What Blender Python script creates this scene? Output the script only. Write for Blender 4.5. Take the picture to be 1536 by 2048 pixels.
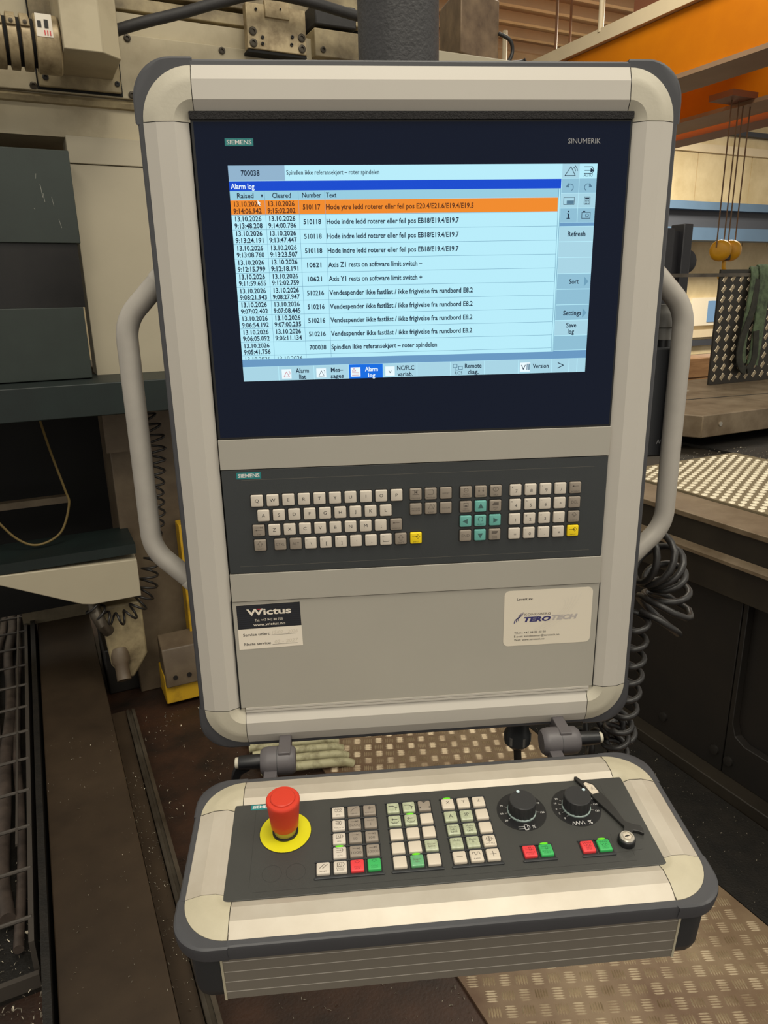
import bpy, bmesh, math, random
from mathutils import Vector, Matrix, Euler
random.seed(7)
for o in list(bpy.data.objects): bpy.data.objects.remove(o, do_unlink=True)
S = bpy.context.scene
COL = S.collection
PI = math.pi

# ------------------------------------------------------------------ camera
cam = bpy.data.cameras.new('camera')
cam.sensor_fit = 'HORIZONTAL'; cam.sensor_width = 36.0
cam.lens = 36.0 * 1428.83 / 1536.0
cam.clip_start = 0.02; cam.clip_end = 100
camo = bpy.data.objects.new('camera', cam); COL.objects.link(camo)
R = ((0.9959193975, 0.0192589582, -0.0881682834),
     (-0.0438929838, 0.9569964601, -0.2867597974),
     (0.0788540402, 0.2894596137, 0.9539366711))
def _w(v): return Vector((v[0], v[2], -v[1]))
CAMP = Vector((0.09061, -0.85614, 1.5500))
right, up, back = _w(R[0]), -_w(R[1]), -_w(R[2])
m = Matrix((right, up, back)).transposed().to_4x4(); m.translation = CAMP
camo.matrix_world = m
S.camera = camo

# ------------------------------------------------------------------ world, lamps, exposure
S.view_settings.view_transform = 'Standard'; S.view_settings.look = 'None'
S.view_settings.exposure = 0.0; S.view_settings.gamma = 1.0
S.view_settings.use_curve_mapping = False
wd = bpy.data.worlds.new('hall_light'); S.world = wd; wd.use_nodes = True
bg = wd.node_tree.nodes['Background']
bg.inputs[0].default_value = (1.0, 0.955, 0.85, 1); bg.inputs[1].default_value = 0.62

MA = math.radians(21.0)                       # the machine's long axis against the panel
MROT = Euler((0, 0, MA))
MM = Matrix.Translation((CAMP.x, CAMP.y, 0)) @ Matrix.Rotation(MA, 4, 'Z')
def M(b, a, z): return MM @ Vector((b, a, z))     # b right, a along the bed, z up (metres)

def lamp(name, b, a, z, sx, sy, power, color=(1, .93, .78), tilt=(0, 0)):
    l = bpy.data.lights.new(name, 'AREA'); l.shape = 'RECTANGLE'; l.size = sx; l.size_y = sy
    l.energy = power; l.color = color
    o = bpy.data.objects.new(name, l); COL.objects.link(o)
    o.location = M(b, a, z); o.rotation_euler = (tilt[0], tilt[1], MA)
    return o
lamp('hall_lamp', 0.5, -0.4, 5.2, 1.6, 1.6, 92)
lamp('hall_lamp', -1.8, -2.6, 5.2, 1.6, 1.6, 100)
lamp('hall_lamp', 3.0, -1.8, 5.2, 1.6, 1.6, 80)
lamp('hall_lamp', 4.2, 4.6, 5.4, 1.6, 1.6, 105)
lamp('hall_lamp', 11.0, 8.5, 5.6, 2.0, 2.0, 1500)

# ------------------------------------------------------------------ materials
def lin(c):
    c = c / 255.0
    return c / 12.92 if c <= 0.04045 else ((c + 0.055) / 1.055) ** 2.4
def RGB(c, k=1.0): return (lin(c[0]) * k, lin(c[1]) * k, lin(c[2]) * k, 1)
MATS = {}
def mat(name, c, rough=.5, metal=0.0, var=0.0, scale=12.0, c2=None, bump=0.0, bscale=None, stretch=(1, 1, 1), spec=.5, lo=.35, hi=.7, emit=0.0, coat=0.0):
    mt = bpy.data.materials.new(name); mt.use_nodes = True
    nt = mt.node_tree; b = nt.nodes['Principled BSDF']
    b.inputs['Base Color'].default_value = RGB(c)
    b.inputs['Roughness'].default_value = rough; b.inputs['Metallic'].default_value = metal
    b.inputs['Specular IOR Level'].default_value = spec
    b.inputs['Coat Weight'].default_value = coat
    if emit:
        b.inputs['Base Color'].default_value = (0, 0, 0, 1)
        b.inputs['Specular IOR Level'].default_value = 0.2
        b.inputs['Emission Color'].default_value = RGB(c); b.inputs['Emission Strength'].default_value = emit
    if var or c2 or bump:
        tc = nt.nodes.new('ShaderNodeTexCoord'); mp = nt.nodes.new('ShaderNodeMapping')
        mp.inputs['Scale'].default_value = stretch
        nt.links.new(tc.outputs['Object'], mp.inputs[0])
        nz = nt.nodes.new('ShaderNodeTexNoise'); nz.inputs['Scale'].default_value = scale
        nz.inputs['Detail'].default_value = 6; nz.inputs['Roughness'].default_value = .62
        nt.links.new(mp.outputs[0], nz.inputs[0])
        if var or c2:
            rp = nt.nodes.new('ShaderNodeValToRGB')
            rp.color_ramp.elements[0].position = lo; rp.color_ramp.elements[1].position = hi
            rp.color_ramp.elements[0].color = RGB(c2) if c2 else RGB(c, 1 - var)
            rp.color_ramp.elements[1].color = RGB(c)
            nt.links.new(nz.outputs['Fac'], rp.inputs[0]); nt.links.new(rp.outputs[0], b.inputs['Base Color'])
        if bump:
            n2 = nt.nodes.new('ShaderNodeTexNoise'); n2.inputs['Scale'].default_value = bscale or scale * 4
            n2.inputs['Detail'].default_value = 4
            nt.links.new(mp.outputs[0], n2.inputs[0])
            bp = nt.nodes.new('ShaderNodeBump'); bp.inputs['Strength'].default_value = bump
            bp.inputs['Distance'].default_value = 0.002
            nt.links.new(n2.outputs['Fac'], bp.inputs['Height']); nt.links.new(bp.outputs[0], b.inputs['Normal'])
    MATS[name] = mt
    return mt
mat('alu', (192, 186, 176), .55, .1, var=.06, scale=3, stretch=(1, 1, 1))
mat('alu_console', (196, 188, 174), .42, .2, var=.10, scale=9, c2=(180, 170, 154))
mat('cap', (188, 181, 163), .5, 0, var=.10, scale=14, bump=.08, bscale=300)
mat('cap_console', (190, 181, 156), .5, 0, var=.14, scale=14, bump=.08, bscale=300)
mat('plate_alu', (170, 165, 154), .5, .15, var=.05, scale=4)
mat('skirt_alu', (134, 127, 116), .45, .25, var=.05, scale=4)
mat('trim', (66, 66, 69), .45, 0, var=.08, scale=30)
mat('trim_dark', (46, 48, 50), .42)
mat('seam', (70, 62, 50), .7)
mat('glass', (12, 22, 45), .12, 0, spec=.16)
mat('glass_edge', (20, 20, 22), .5)
mat('foam', (44, 42, 43), .95, bump=1.0, bscale=700, var=.5, scale=400)
mat('face', (52, 55, 56), .42, 0, var=.06, scale=20, bump=.05, bscale=900)
mat('face_console', (60, 60, 57), .46, 0, var=.10, scale=14, bump=.05, bscale=900)
mat('face_line', (88, 86, 80), .6)
mat('face_line_dark', (44, 43, 41), .6)
mat('well', (22, 22, 22), .6)
mat('key_white', (206, 196, 182), .5, var=.06, scale=40)
mat('key_cream', (208, 196, 178), .5, var=.06, scale=40)
mat('key_grey', (146, 135, 122), .5, var=.08, scale=40)
mat('key_teal', (104, 172, 162), .5, var=.05, scale=40)
mat('key_yellow', (240, 208, 12), .5)
mat('key_red', (226, 62, 66), .5, var=.06, scale=60)
mat('key_green', (58, 176, 92), .5, var=.06, scale=60)
mat('key_clear', (188, 194, 164), .25, var=.16, scale=160, c2=(160, 166, 138), coat=.4)
mat('key_clear_green', (108, 176, 122), .25, var=.2, scale=160, coat=.4)
mat('ink', (48, 46, 46), .7)
mat('ink_dim', (92, 84, 76), .7)
mat('ink_teal', (58, 92, 90), .7)
mat('ink_red', (150, 34, 40), .7)
mat('ink_green', (36, 120, 62), .7)
mat('ink_yellow', (120, 100, 10), .7)
mat('ink_white', (215, 213, 210), .6)
mat('ink_grey', (150, 150, 152), .6)
mat('badge', (26, 122, 124), .5)
mat('estop_red', (206, 56, 34), .42, var=.05, scale=20)
mat('estop_groove', (160, 38, 22), .5)
mat('disc_yellow', (216, 208, 12), .5, var=.06, scale=30)
mat('disc_rim', (24, 24, 22), .5)
mat('stem_brass', (170, 158, 70), .35, .3)
mat('knob', (42, 42, 43), .42)
mat('knob_ring', (140, 156, 152), .45)
mat('dot', (196, 214, 220), .4)
mat('chrome', (205, 198, 184), .34, .8)
mat('led', (120, 235, 40), emit=1.0)
mat('sticker_white', (226, 216, 200), .45)
mat('sticker_cream', (216, 206, 188), .45)
mat('sticker_black', (26, 28, 34), .45)
mat('sticker_stripe', (38, 41, 50), .45)
mat('sticker_red', (205, 60, 62), .5)
mat('logo_navy', (52, 48, 104), .5)
mat('logo_grey', (176, 168, 164), .5)
mat('logo_pale', (211, 202, 186), .45)
mat('pencil', (206, 196, 178), .6)
mat('wrench', (54, 53, 51), .4, .3, var=.15, scale=60)
mat('tag', (206, 194, 176), .5, var=.5, scale=220, lo=.3, hi=.5)
mat('handle', (170, 164, 155), .42, .1, var=.10, scale=24)
mat('collar', (178, 172, 162), .45)
mat('hinge', (88, 84, 86), .45, 0, var=.05, scale=30)
mat('black_plastic', (22, 22, 24), .38)
mat('cable_black', (32, 30, 29), .42)
mat('cable_grey', (64, 62, 60), .6)
mat('pole', (58, 57, 58), .55, .0, var=.25, scale=90, bump=.5, bscale=260)
# machine and hall
mat('beige', (184, 172, 144), .5, 0, c2=(142, 127, 100), scale=3.2, lo=.22, hi=.55, bump=.05, bscale=60)
mat('beige_worn', (176, 160, 124), .5, 0, c2=(84, 70, 49), scale=6, lo=.30, hi=.64, bump=.1, bscale=60)
mat('beige_clean', (180, 170, 147), .5, 0, var=.1, scale=2)
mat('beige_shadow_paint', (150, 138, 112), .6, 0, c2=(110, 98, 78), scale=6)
mat('dark_gap', (11, 10, 9), .85)  # near-black, puts the darkness of open voids and gaps into the colour
mat('green_paint', (44, 53, 48), .5, 0, c2=(36, 43, 39), scale=4)
mat('green_dark', (24, 36, 34), .5, 0, c2=(18, 26, 25), scale=5)
mat('black_gloss', (30, 27, 25), .3, 0, c2=(16, 14, 13), scale=6)
mat('scratch', (140, 140, 132), .6)
mat('bolt', (74, 66, 54), .4, .5, var=.3, scale=60)
mat('bolt_dark', (28, 25, 22), .5)
mat('steel_plate', (176, 158, 124), .42, .25, c2=(112, 94, 66), scale=22, lo=.25, hi=.6)
mat('steel_beam', (74, 60, 45), .5, .2, c2=(52, 41, 30), scale=4, lo=.3, hi=.75, bump=.05, bscale=90)
mat('rail_steel', (96, 88, 76), .42, .4, c2=(62, 54, 44), scale=7)
mat('bed_steel', (140, 124, 102), .42, .3, c2=(104, 88, 68), scale=8)
mat('bed_side', (46, 40, 31), .5, 0, c2=(32, 27, 20), scale=5)
mat('bed_dark', (24, 18, 12), .6, 0, c2=(15, 11, 7), scale=6)
mat('tread', (152, 132, 104), .5, .15, c2=(92, 66, 48), scale=2.4, lo=.3, hi=.7, bump=.1, bscale=120)  # rust-toned noise that also paints in the pendant's shadow on the plate
mat('tread_rib', (196, 178, 148), .34, .45, c2=(128, 106, 80), scale=9, lo=.3, hi=.6)
mat('tread_bright', (150, 138, 112), .4, .4, var=.2, scale=12)
mat('tread_lozenge', (236, 226, 200), .45, .1)
mat('guard_sheet', (52, 48, 42), .45, .4, var=.2, scale=8)
mat('guard_rib', (210, 196, 170), .32, .4)
mat('floor_rust', (64, 40, 26), .5, 0, c2=(22, 16, 12), scale=4.5, lo=.33, hi=.66, bump=.5, bscale=120)
mat('grime_and_shade', (34, 30, 25), .55, 0, c2=(20, 18, 15), scale=14, bump=.6, bscale=160)  # serves oily grime and, under the work table, painted shade
mat('chip', (150, 142, 126), .35, .7)
mat('hose', (46, 44, 44), .6, 0, var=.2, scale=30, bump=.3, bscale=200)
mat('hose_brown', (84, 72, 64), .55, 0, c2=(54, 46, 41), scale=12, bump=.3, bscale=160)
mat('tray_wire', (74, 68, 62), .5, .2)
mat('yellow_paint', (196, 154, 30), .5, 0, c2=(124, 94, 30), scale=12, lo=.2, hi=.5)
mat('post_brown', (112, 98, 78), .5, 0, c2=(84, 70, 54), scale=6)
mat('yellow_cable', (110, 92, 50), .5)
mat('bellows', (178, 172, 136), .6, 0, c2=(120, 112, 82), scale=26, lo=.3, hi=.55)
mat('rusty_box', (140, 118, 92), .5, .2, c2=(84, 66, 50), scale=9, lo=.3, hi=.7)
mat('orange', (206, 122, 4), .6, 0, c2=(190, 108, 4), scale=1.2, spec=.15)
mat('flange', (150, 120, 92), .5, 0, var=.15, scale=3)
mat('flange_brown', (120, 72, 48), .5)
mat('cream_steel', (220, 202, 168), .5, 0, var=.1, scale=2)
mat('deck', (164, 144, 112), .6, 0, var=.15, scale=1.5)
mat('wall_panel', (222, 204, 164), .6, 0, c2=(196, 176, 134), scale=1.4)
mat('blue_steel', (76, 98, 120), .5, 0, var=.1, scale=2)
mat('slate', (58, 60, 66), .6)
mat('hook_yellow', (206, 148, 14), .45, 0, var=.15, scale=9)
mat('rope', (110, 84, 58), .6)
mat('mast_black', (38, 38, 42), .5, 0, var=.2, scale=6)
mat('white_paint', (226, 214, 190), .5)
mat('pane', (140, 176, 206), emit=.75)
mat('wood', (190, 142, 92), .6, 0, c2=(158, 112, 68), scale=5, stretch=(1, 1, 8))
mat('sling', (86, 102, 74), .85, 0, c2=(44, 52, 40), scale=22, lo=.3, hi=.6)
mat('sling_dark', (50, 50, 40), .85, 0, c2=(32, 31, 26), scale=22)
mat('unit_dark', (42, 43, 46), .45)
mat('unit_grey', (118, 116, 112), .5, var=.2, scale=60)
# screen colours (the display gives off light)
UI = {'ui_light': (184, 236, 250), 'ui_soft': (160, 214, 232), 'ui_head': (150, 204, 224), 'ui_num': (144, 178, 204), 'ui_blue': (4, 72, 206),
      'ui_orange': (240, 138, 40), 'ui_bar': (104, 152, 194), 'ui_key': (168, 212, 228), 'ui_keyd': (142, 190, 212), 'ui_text': (20, 40, 62), 'ui_white': (235, 250, 255),
      'ui_line': (110, 160, 186), 'ui_dim': (84, 122, 146), 'ui_sel': (12, 108, 226), 'ui_red': (196, 70, 92), 'ui_brown': (92, 46, 22)}
for k, c in UI.items(): mat(k, c, .5, emit=1.0)

# ------------------------------------------------------------------ mesh helpers
class MB:
    def __init__(s): s.v = []; s.f = []
    def add(s, vs, fs):
        n = len(s.v); s.v += [tuple(p) for p in vs]; s.f += [tuple(i + n for i in q) for q in fs]; return s
    def box(s, x0, x1, y0, y1, z0, z1):
        return s.add([(x, y, z) for z in (z0, z1) for y in (y0, y1) for x in (x0, x1)],
                     [(0, 2, 3, 1), (4, 5, 7, 6), (0, 1, 5, 4), (2, 6, 7, 3), (0, 4, 6, 2), (1, 3, 7, 5)])
    def prism(s, poly, d0, d1, fn):
        n = len(poly)
        vs = [fn(p[0], p[1], d0) for p in poly] + [fn(p[0], p[1], d1) for p in poly]
        fs = [tuple(range(n))[::-1], tuple(range(n, 2 * n))] + [(i, (i + 1) % n, (i + 1) % n + n, i + n) for i in range(n)]
        return s.add(vs, fs)
    def loft(s, rings, cap=True, closed=True):
        n = len(rings[0]); vs = [p for r in rings for p in r]; fs = []
        for k in range(len(rings) - 1):
            for i in range(n if closed else n - 1):
                j = (i + 1) % n
                fs.append((k * n + i, k * n + j, (k + 1) * n + j, (k + 1) * n + i))
        if cap: fs += [tuple(range(n))[::-1], tuple(range((len(rings) - 1) * n, len(rings) * n))]
        return s.add(vs, fs)
    def tube(s, pts, r, seg=8, flat=1.0):
        P = [Vector(p) for p in pts]; rings = []; n = None
        for i, p in enumerate(P):
            t = (P[min(i + 1, len(P) - 1)] - P[max(i - 1, 0)]).normalized()
            if n is None:
                n = t.orthogonal().normalized()
            else:
                n = (n - t * n.dot(t)); n = n.normalized() if n.length > 1e-6 else t.orthogonal().normalized()
            b = t.cross(n); rr = r[i] if isinstance(r, (list, tuple)) else r
            rings.append([tuple(p + n * math.cos(2 * PI * k / seg) * rr + b * math.sin(2 * PI * k / seg) * rr * flat) for k in range(seg)])
        return s.loft(rings)
    def lathe(s, prof, o, ax, seg=24):
        ax = Vector(ax).normalized(); n = ax.orthogonal().normalized(); b = ax.cross(n); o = Vector(o)
        rings = [[tuple(o + ax * h + (n * math.cos(2 * PI * k / seg) + b * math.sin(2 * PI * k / seg)) * max(r, 1e-5)) for k in range(seg)] for r, h in prof]
        return s.loft(rings)
def mesh(name, mb, smooth=40, fix=True):
    me = bpy.data.meshes.new(name); me.from_pydata(mb.v, [], mb.f)
    if fix and len(mb.f) < 60000:
        bm = bmesh.new(); bm.from_mesh(me); bmesh.ops.recalc_face_normals(bm, faces=bm.faces); bm.to_mesh(me); bm.free()
    if smooth:
        me.polygons.foreach_set('use_smooth', [True] * len(me.polygons))
        me.set_sharp_from_angle(angle=math.radians(smooth))
    me.update(); return me
def obj(name, mb, mt, parent=None, bevel=0, seg=2, smooth=40, me=None, loc=None, fix=True):
    me = me or mesh(name, mb, smooth, fix)
    if not me.materials: me.materials.append(MATS[mt])
    o = bpy.data.objects.new(name, me); COL.objects.link(o)
    if parent: o.parent = parent
    if loc: o.location = loc
    if bevel:
        md = o.modifiers.new('edge', 'BEVEL'); md.width = bevel; md.segments = seg; md.limit_method = 'ANGLE'; md.angle_limit = math.radians(40)
    return o
def tag(o, label, cat, group=None, kind=None):
    if label: o['label'] = label
    if cat: o['category'] = cat
    if group: o['group'] = group
    if kind: o['kind'] = kind
    return o
def empty(name, label, cat, mw, group=None):
    o = bpy.data.objects.new(name, None); o.empty_display_size = .05; COL.objects.link(o); o.matrix_world = mw
    return tag(o, label, cat, group)

# panel frame: u right, v down, h towards the viewer, in millimetres
PANEL = Matrix.Translation((0, 0, 1.6876)) @ Matrix.Rotation(PI / 2, 4, 'X')
CT = math.radians(90 - 83.93)
CONS = Matrix.Translation((-0.0367, -0.1134, 1.6876 - 0.7285)) @ Matrix.Rotation(CT, 4, 'X')
def P(u, v, h): return (u * .001, -v * .001, h * .001)
def fillet(pts, r, n=8):
    P_ = [Vector(p) for p in pts]; out = [P_[0]]
    for i in range(1, len(P_) - 1):
        a, b, c = P_[i - 1], P_[i], P_[i + 1]
        d1 = (a - b).normalized(); d2 = (c - b).normalized()
        ang = d1.angle(d2); t = min(r / math.tan(ang / 2), (a - b).length * .49, (c - b).length * .49)
        p0, p2 = b + d1 * t, b + d2 * t
        for k in range(n + 1):
            s = k / n; out.append(p0 * (1 - s) ** 2 + b * 2 * s * (1 - s) + p2 * s * s)
    out.append(P_[-1]); return out
def rrect(u0, u1, v0, v1, r, n=4):
    out = []
    for cx, cy, a0 in ((u1 - r, v1 - r, 0), (u0 + r, v1 - r, 90), (u0 + r, v0 + r, 180), (u1 - r, v0 + r, 270)):
        for k in range(n + 1):
            a = math.radians(a0 + 90 * k / n); out.append((cx + r * math.cos(a), cy + r * math.sin(a)))
    return out
def spline(pts, n=6):
    P_ = [Vector(p) for p in pts]; out = []
    for i in range(len(P_) - 1):
        p0 = P_[max(i - 1, 0)]; p1 = P_[i]; p2 = P_[i + 1]; p3 = P_[min(i + 2, len(P_) - 1)]
        for k in range(n):
            t = k / n
            out.append(.5 * (2 * p1 + (p2 - p0) * t + (2 * p0 - 5 * p1 + 4 * p2 - p3) * t * t + (-p0 + 3 * p1 - 3 * p2 + p3) * t ** 3))
    out.append(P_[-1]); return out
def coil(path, rad, turns, n=14, phase=0, squash=1.0):
    """points of a helix wound around a path"""
    pts = spline(path, 12); L = [0]
    for i in range(1, len(pts)): L.append(L[-1] + (pts[i] - pts[i - 1]).length)
    out = []; N = int(turns * n); nrm = None
    for i in range(N + 1):
        s = L[-1] * i / N; k = 0
        while k < len(L) - 2 and L[k + 1] < s: k += 1
        f = (s - L[k]) / max(L[k + 1] - L[k], 1e-9); p = pts[k].lerp(pts[k + 1], f); t = (pts[k + 1] - pts[k]).normalized()
        if nrm is None: nrm = t.orthogonal().normalized()
        nrm = (nrm - t * nrm.dot(t)).normalized(); b = t.cross(nrm)
        a = 2 * PI * i / n + phase
        rr = rad(i / N) if callable(rad) else rad
        out.append(p + nrm * math.cos(a) * rr + b * math.sin(a) * rr * squash)
    return out

# flat print: lettering and line work laid on a panel plane
_tc = {}
def glyphs(s, bold=0.0, shear=0.0):
    k = (s, bold, shear)
    if k not in _tc:
        cu = bpy.data.curves.new('lettering', 'FONT'); cu.body = s; cu.size = 1.0; cu.resolution_u = 2
        cu.offset = bold; cu.shear = shear; cu.fill_mode = 'FRONT'
        o = bpy.data.objects.new('lettering', cu); COL.objects.link(o)
        dg = bpy.context.evaluated_depsgraph_get()
        me = bpy.data.meshes.new_from_object(o.evaluated_get(dg))
        vs = [(v.co.x, v.co.y) for v in me.vertices]; fs = [tuple(p.vertices) for p in me.polygons]
        bpy.data.objects.remove(o); bpy.data.curves.remove(cu); bpy.data.meshes.remove(me)
        xs = [v[0] for v in vs] or [0]; x0, x1 = min(xs), max(xs)
        _tc[k] = ([(x - x0, y) for x, y in vs], fs, x1 - x0)
    return _tc[k]
class Ink(MB):
    def __init__(s, h): super().__init__(); s.h = h
    def poly(s, pts, dh=0):
        return s.add([P(u, v, s.h + dh) for u, v in pts], [tuple(range(len(pts)))])
    def rect(s, u0, u1, v0, v1, dh=0): return s.poly([(u0, v1), (u1, v1), (u1, v0), (u0, v0)], dh)
    def frame(s, u0, u1, v0, v1, w):
        s.rect(u0, u1, v0, v0 + w); s.rect(u0, u1, v1 - w, v1); s.rect(u0, u0 + w, v0, v1); return s.rect(u1 - w, u1, v0, v1)
    def line(s, pts, w, closed=False):
        pts = list(pts) + ([pts[0]] if closed else [])
        for (x0, y0), (x1, y1) in zip(pts, pts[1:]):
            d = math.hypot(x1 - x0, y1 - y0) or 1; nx, ny = -(y1 - y0) / d * w / 2, (x1 - x0) / d * w / 2
            ex, ey = (x1 - x0) / d * w * .4, (y1 - y0) / d * w * .4
            s.poly([(x0 - ex + nx, y0 - ey + ny), (x1 + ex + nx, y1 + ey + ny), (x1 + ex - nx, y1 + ey - ny), (x0 - ex - nx, y0 - ey - ny)])
        return s
    def arc(s, cx, cy, r, a0, a1, w, n=14, ry=None):
        ry = ry or r
        return s.line([(cx + r * math.cos(math.radians(a0 + (a1 - a0) * k / n)), cy + ry * math.sin(math.radians(a0 + (a1 - a0) * k / n))) for k in range(n + 1)], w)
    def text(s, t, u, v, cap, w=None, al='l', bold=0.0, shear=0.0, rot=0.0, sx=1.0):
        """v is the baseline, cap the height of a capital in mm, w the wanted width"""
        vs, fs, wd = glyphs(t, bold, shear); k = cap / 0.682
        kx = (w / wd) if (w and wd) else k * sx
        off = {'l': 0, 'c': -wd * kx / 2, 'r': -wd * kx}[al]; c_, s_ = math.cos(rot), math.sin(rot)
        q = []
        for x, y in vs:
            X, Y = x * kx + off, -y * k
            q.append(P(u + X * c_ - Y * s_, v + X * s_ + Y * c_, s.h))
        return s.add(q, fs)
    def done(s, name, mt, parent): return obj(name, s, mt, parent, smooth=0, fix=False)

# ------------------------------------------------------------------ setting: floor, far wall, roof
def mobj(name, mb, mt, base=(0, 0, 0), parent=None, **k):
    """mesh written in machine coordinates (b, a, z); base = its own origin"""
    mb.v = [(x - base[0], y - base[1], z - base[2]) for x, y, z in mb.v]
    o = obj(name, mb, mt, parent, **k)
    if parent is None: o.matrix_world = Matrix.Translation(M(*base)) @ Matrix.Rotation(MA, 4, 'Z')
    return o
class Thing:
    """an Empty at a thing's base in the machine frame; part() adds meshes written in machine coordinates"""
    def __init__(s, name, label, cat, base, group=None):
        s.base = base; s.e = empty(name, label, cat, Matrix.Translation(M(*base)) @ Matrix.Rotation(MA, 4, 'Z'), group)
    def part(s, name, mb, mt, parent=None, **k):
        mb.v = [(x - s.base[0], y - s.base[1], z - s.base[2]) for x, y, z in mb.v]
        return obj(name, mb, mt, parent or s.e, **k)
def BX(*a): return MB().box(*a)
def cyl(o, ax, r, h, seg=20, r2=None): return MB().lathe([(r, 0), (r if r2 is None else r2, h)], o, ax, seg)

tag(mobj('floor', BX(-9, 22, -3, 16, -.1, 0), 'floor_rust'), 'rust-brown oily shop floor under the machine', None, kind='structure')
# far wall of upright panels, window and rails
wl = mobj('wall_far', BX(-9, 26, 13.0, 13.3, 0, 7), 'wall_panel'); tag(wl, 'cream panel wall at the far end of the hall', None, kind='structure')
for k in range(12):
    x = 9.0 + k * .9
    obj('wall_panel', BX(x + .012, x + .888, 12.97, 13.0, 2.55, 4.55), 'wall_panel', wl)
obj('wall_rail', BX(2, 26, 12.9, 13.0, 4.55, 4.72), 'cream_steel', wl)
obj('wall_rail', BX(2, 26, 12.85, 13.0, 4.95, 5.05), 'slate', wl)
obj('wall_rail', BX(2, 26, 12.9, 13.0, .42, .60), 'cream_steel', wl)
obj('wall_rail', BX(2, 26, 12.88, 13.0, .22, .36), 'slate', wl)
wn = mobj('window_1', BX(14.60, 15.75, 12.9, 13.0, .70, 1.36), 'white_paint', (14.6, 12.9, .70))
tag(wn, 'small bright window low in the far wall', None, kind='structure')
wn2 = MB().box(.55, .95, -.02, 0, .08, .58); obj('window_pane', wn2, 'pane', wn)
rf = mobj('ceiling', BX(3, 22, 3.5, 14, 6.15, 6.25), 'deck'); tag(rf, 'brown sheet roof deck over pale purlins', None, kind='structure')
for k in range(9):
    a = 9.2 + k * .62
    obj('purlin', BX(3, 20, a, a + .10, 6.0, 6.15), 'cream_steel', rf)
for b, a in ((7.4, 9.4), (8.3, 10.2)):
    obj('hanger_rod', cyl((b, a, 4.2), (0, 0, 1), .02, 1.9, 8), 'flange', rf)

# ------------------------------------------------------------------ pendant enclosure
def corner_pts(cu, cv, su, sv, r, a0=0, a1=90, n=14):
    """arc about (cu,cv) towards the corner in direction (su,sv)"""
    return [(cu + su * r * math.cos(math.radians(a0 + (a1 - a0) * k / n)), cv + sv * r * math.sin(math.radians(a0 + (a1 - a0) * k / n))) for k in range(n + 1)]
def frame(e, U0, U1, V0, V1, L, prof, alu, cap, depth, tin, rblk, rim_in, g=1.2):
    """four extruded rails with bevel facets, four moulded corner caps, dark edge trims and corner guards"""
    close = [(prof[-1][0], -8), (prof[0][0], -8)]
    sides = [('u', V0, 1, U0 + L, U1 - L), ('u', V1, -1, U0 + L, U1 - L), ('v', U0, 1, V0 + L, V1 - L), ('v', U1, -1, V0 + L, V1 - L)]
    for ax, e0, sg, s0, s1 in sides:
        mb = MB()
        pr = prof + close
        ring = lambda s: [P(s, e0 + sg * o, h) if ax == 'u' else P(e0 + sg * o, s, h) for o, h in pr]
        mb.loft([ring(s0 + .7), ring(s1 - .7)])
        obj('frame_rail', mb, alu, e, smooth=0)
        tb = MB(); tp = [(0, -7), (.8, -4.2), (2.4, -3.0), (tin, -2.6), (tin, -9), (rim_in, -depth), (0.4, -depth)]
        ring2 = lambda s: [P(s, e0 + sg * o, h) if ax == 'u' else P(e0 + sg * o, s, h) for o, h in tp]
        tb.loft([ring2(s0), ring2(s1)])
        obj('edge_trim', tb, 'trim', e, smooth=30)
    for su, U in ((-1, U0), (1, U1)):
        for sv, V in ((-1, V0), (1, V1)):
            cu, cv = U - su * L, V - sv * L
            rings = []
            # smoothed moulding profile, swept about the inner corner
            pp = [(prof[0][0], prof[0][1] - 6)] + [(prof[0][0] + .3, prof[0][1])]
            for (o0, h0), (o1, h1) in zip(prof, prof[1:]):
                for k in range(1, 5): pp.append((o0 + (o1 - o0) * k / 4, h0 + (h1 - h0) * k / 4))
            pp.append((L - .6, prof[-1][1] - .2))
            for o, h in pp:
                rings.append([P(x, y, h + .25) for x, y in corner_pts(cu, cv, su, sv, L - o, 0, 90, 16)])
            mb = MB().loft(rings, cap=False, closed=False)
            # strip that closes the cap towards the inner corner
            obj('corner_cap', mb, cap, e, smooth=24)
            sm = MB()
            d = .9
            sm.prism([(cu, cv), (cu, V - sv * (prof[0][0] + .4)), (cu - su * d, V - sv * (prof[0][0] + .4)), (cu - su * d, cv)], -7, -1.2, P)
            obj('cap_joint', sm, 'seam', e, smooth=0)
            gb = MB()
            out = [(cu, V + sv * g)] + [(U + su * g - su * rblk + su * rblk * math.sin(math.radians(t)), V + sv * g - sv * rblk + sv * rblk * math.cos(math.radians(t))) for t in range(0, 91, 9)] + [(U + su * g, cv)]
            inn = corner_pts(cu, cv, su, sv, L - tin, 0, 90, 14)
            poly = out + inn
            def ring(hh, off):
                r = []
                for (x, y) in out: r.append(P(x - su * off, y - sv * off, hh))
                for (x, y) in inn: r.append(P(x, y, hh if hh > -10 else hh))
                return r
            gb.loft([ring(-depth, 1.0), ring(-8, 0), ring(-4.5, .5), ring(-3.0, 2.4), ], cap=True)
            obj('corner_guard', gb, 'trim', e, smooth=30)

E1 = empty('pendant_enclosure', 'tall grey aluminium operator pendant housing with rounded cream corners and two side grips', 'control pendant', PANEL)
frame(E1, -91.2, 501.2, -102.3, 724.5, 60, [(6.5, -2.0), (20.5, 3.4), (39.5, 4.2), (53.5, -3.4)], 'alu', 'cap', 62, 6.5, 41, 10, 2.4)
obj('rear_housing', MB().prism(rrect(-86, 496, -97, 719, 40, 8), -125, -14, P), 'trim_dark', E1)
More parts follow.
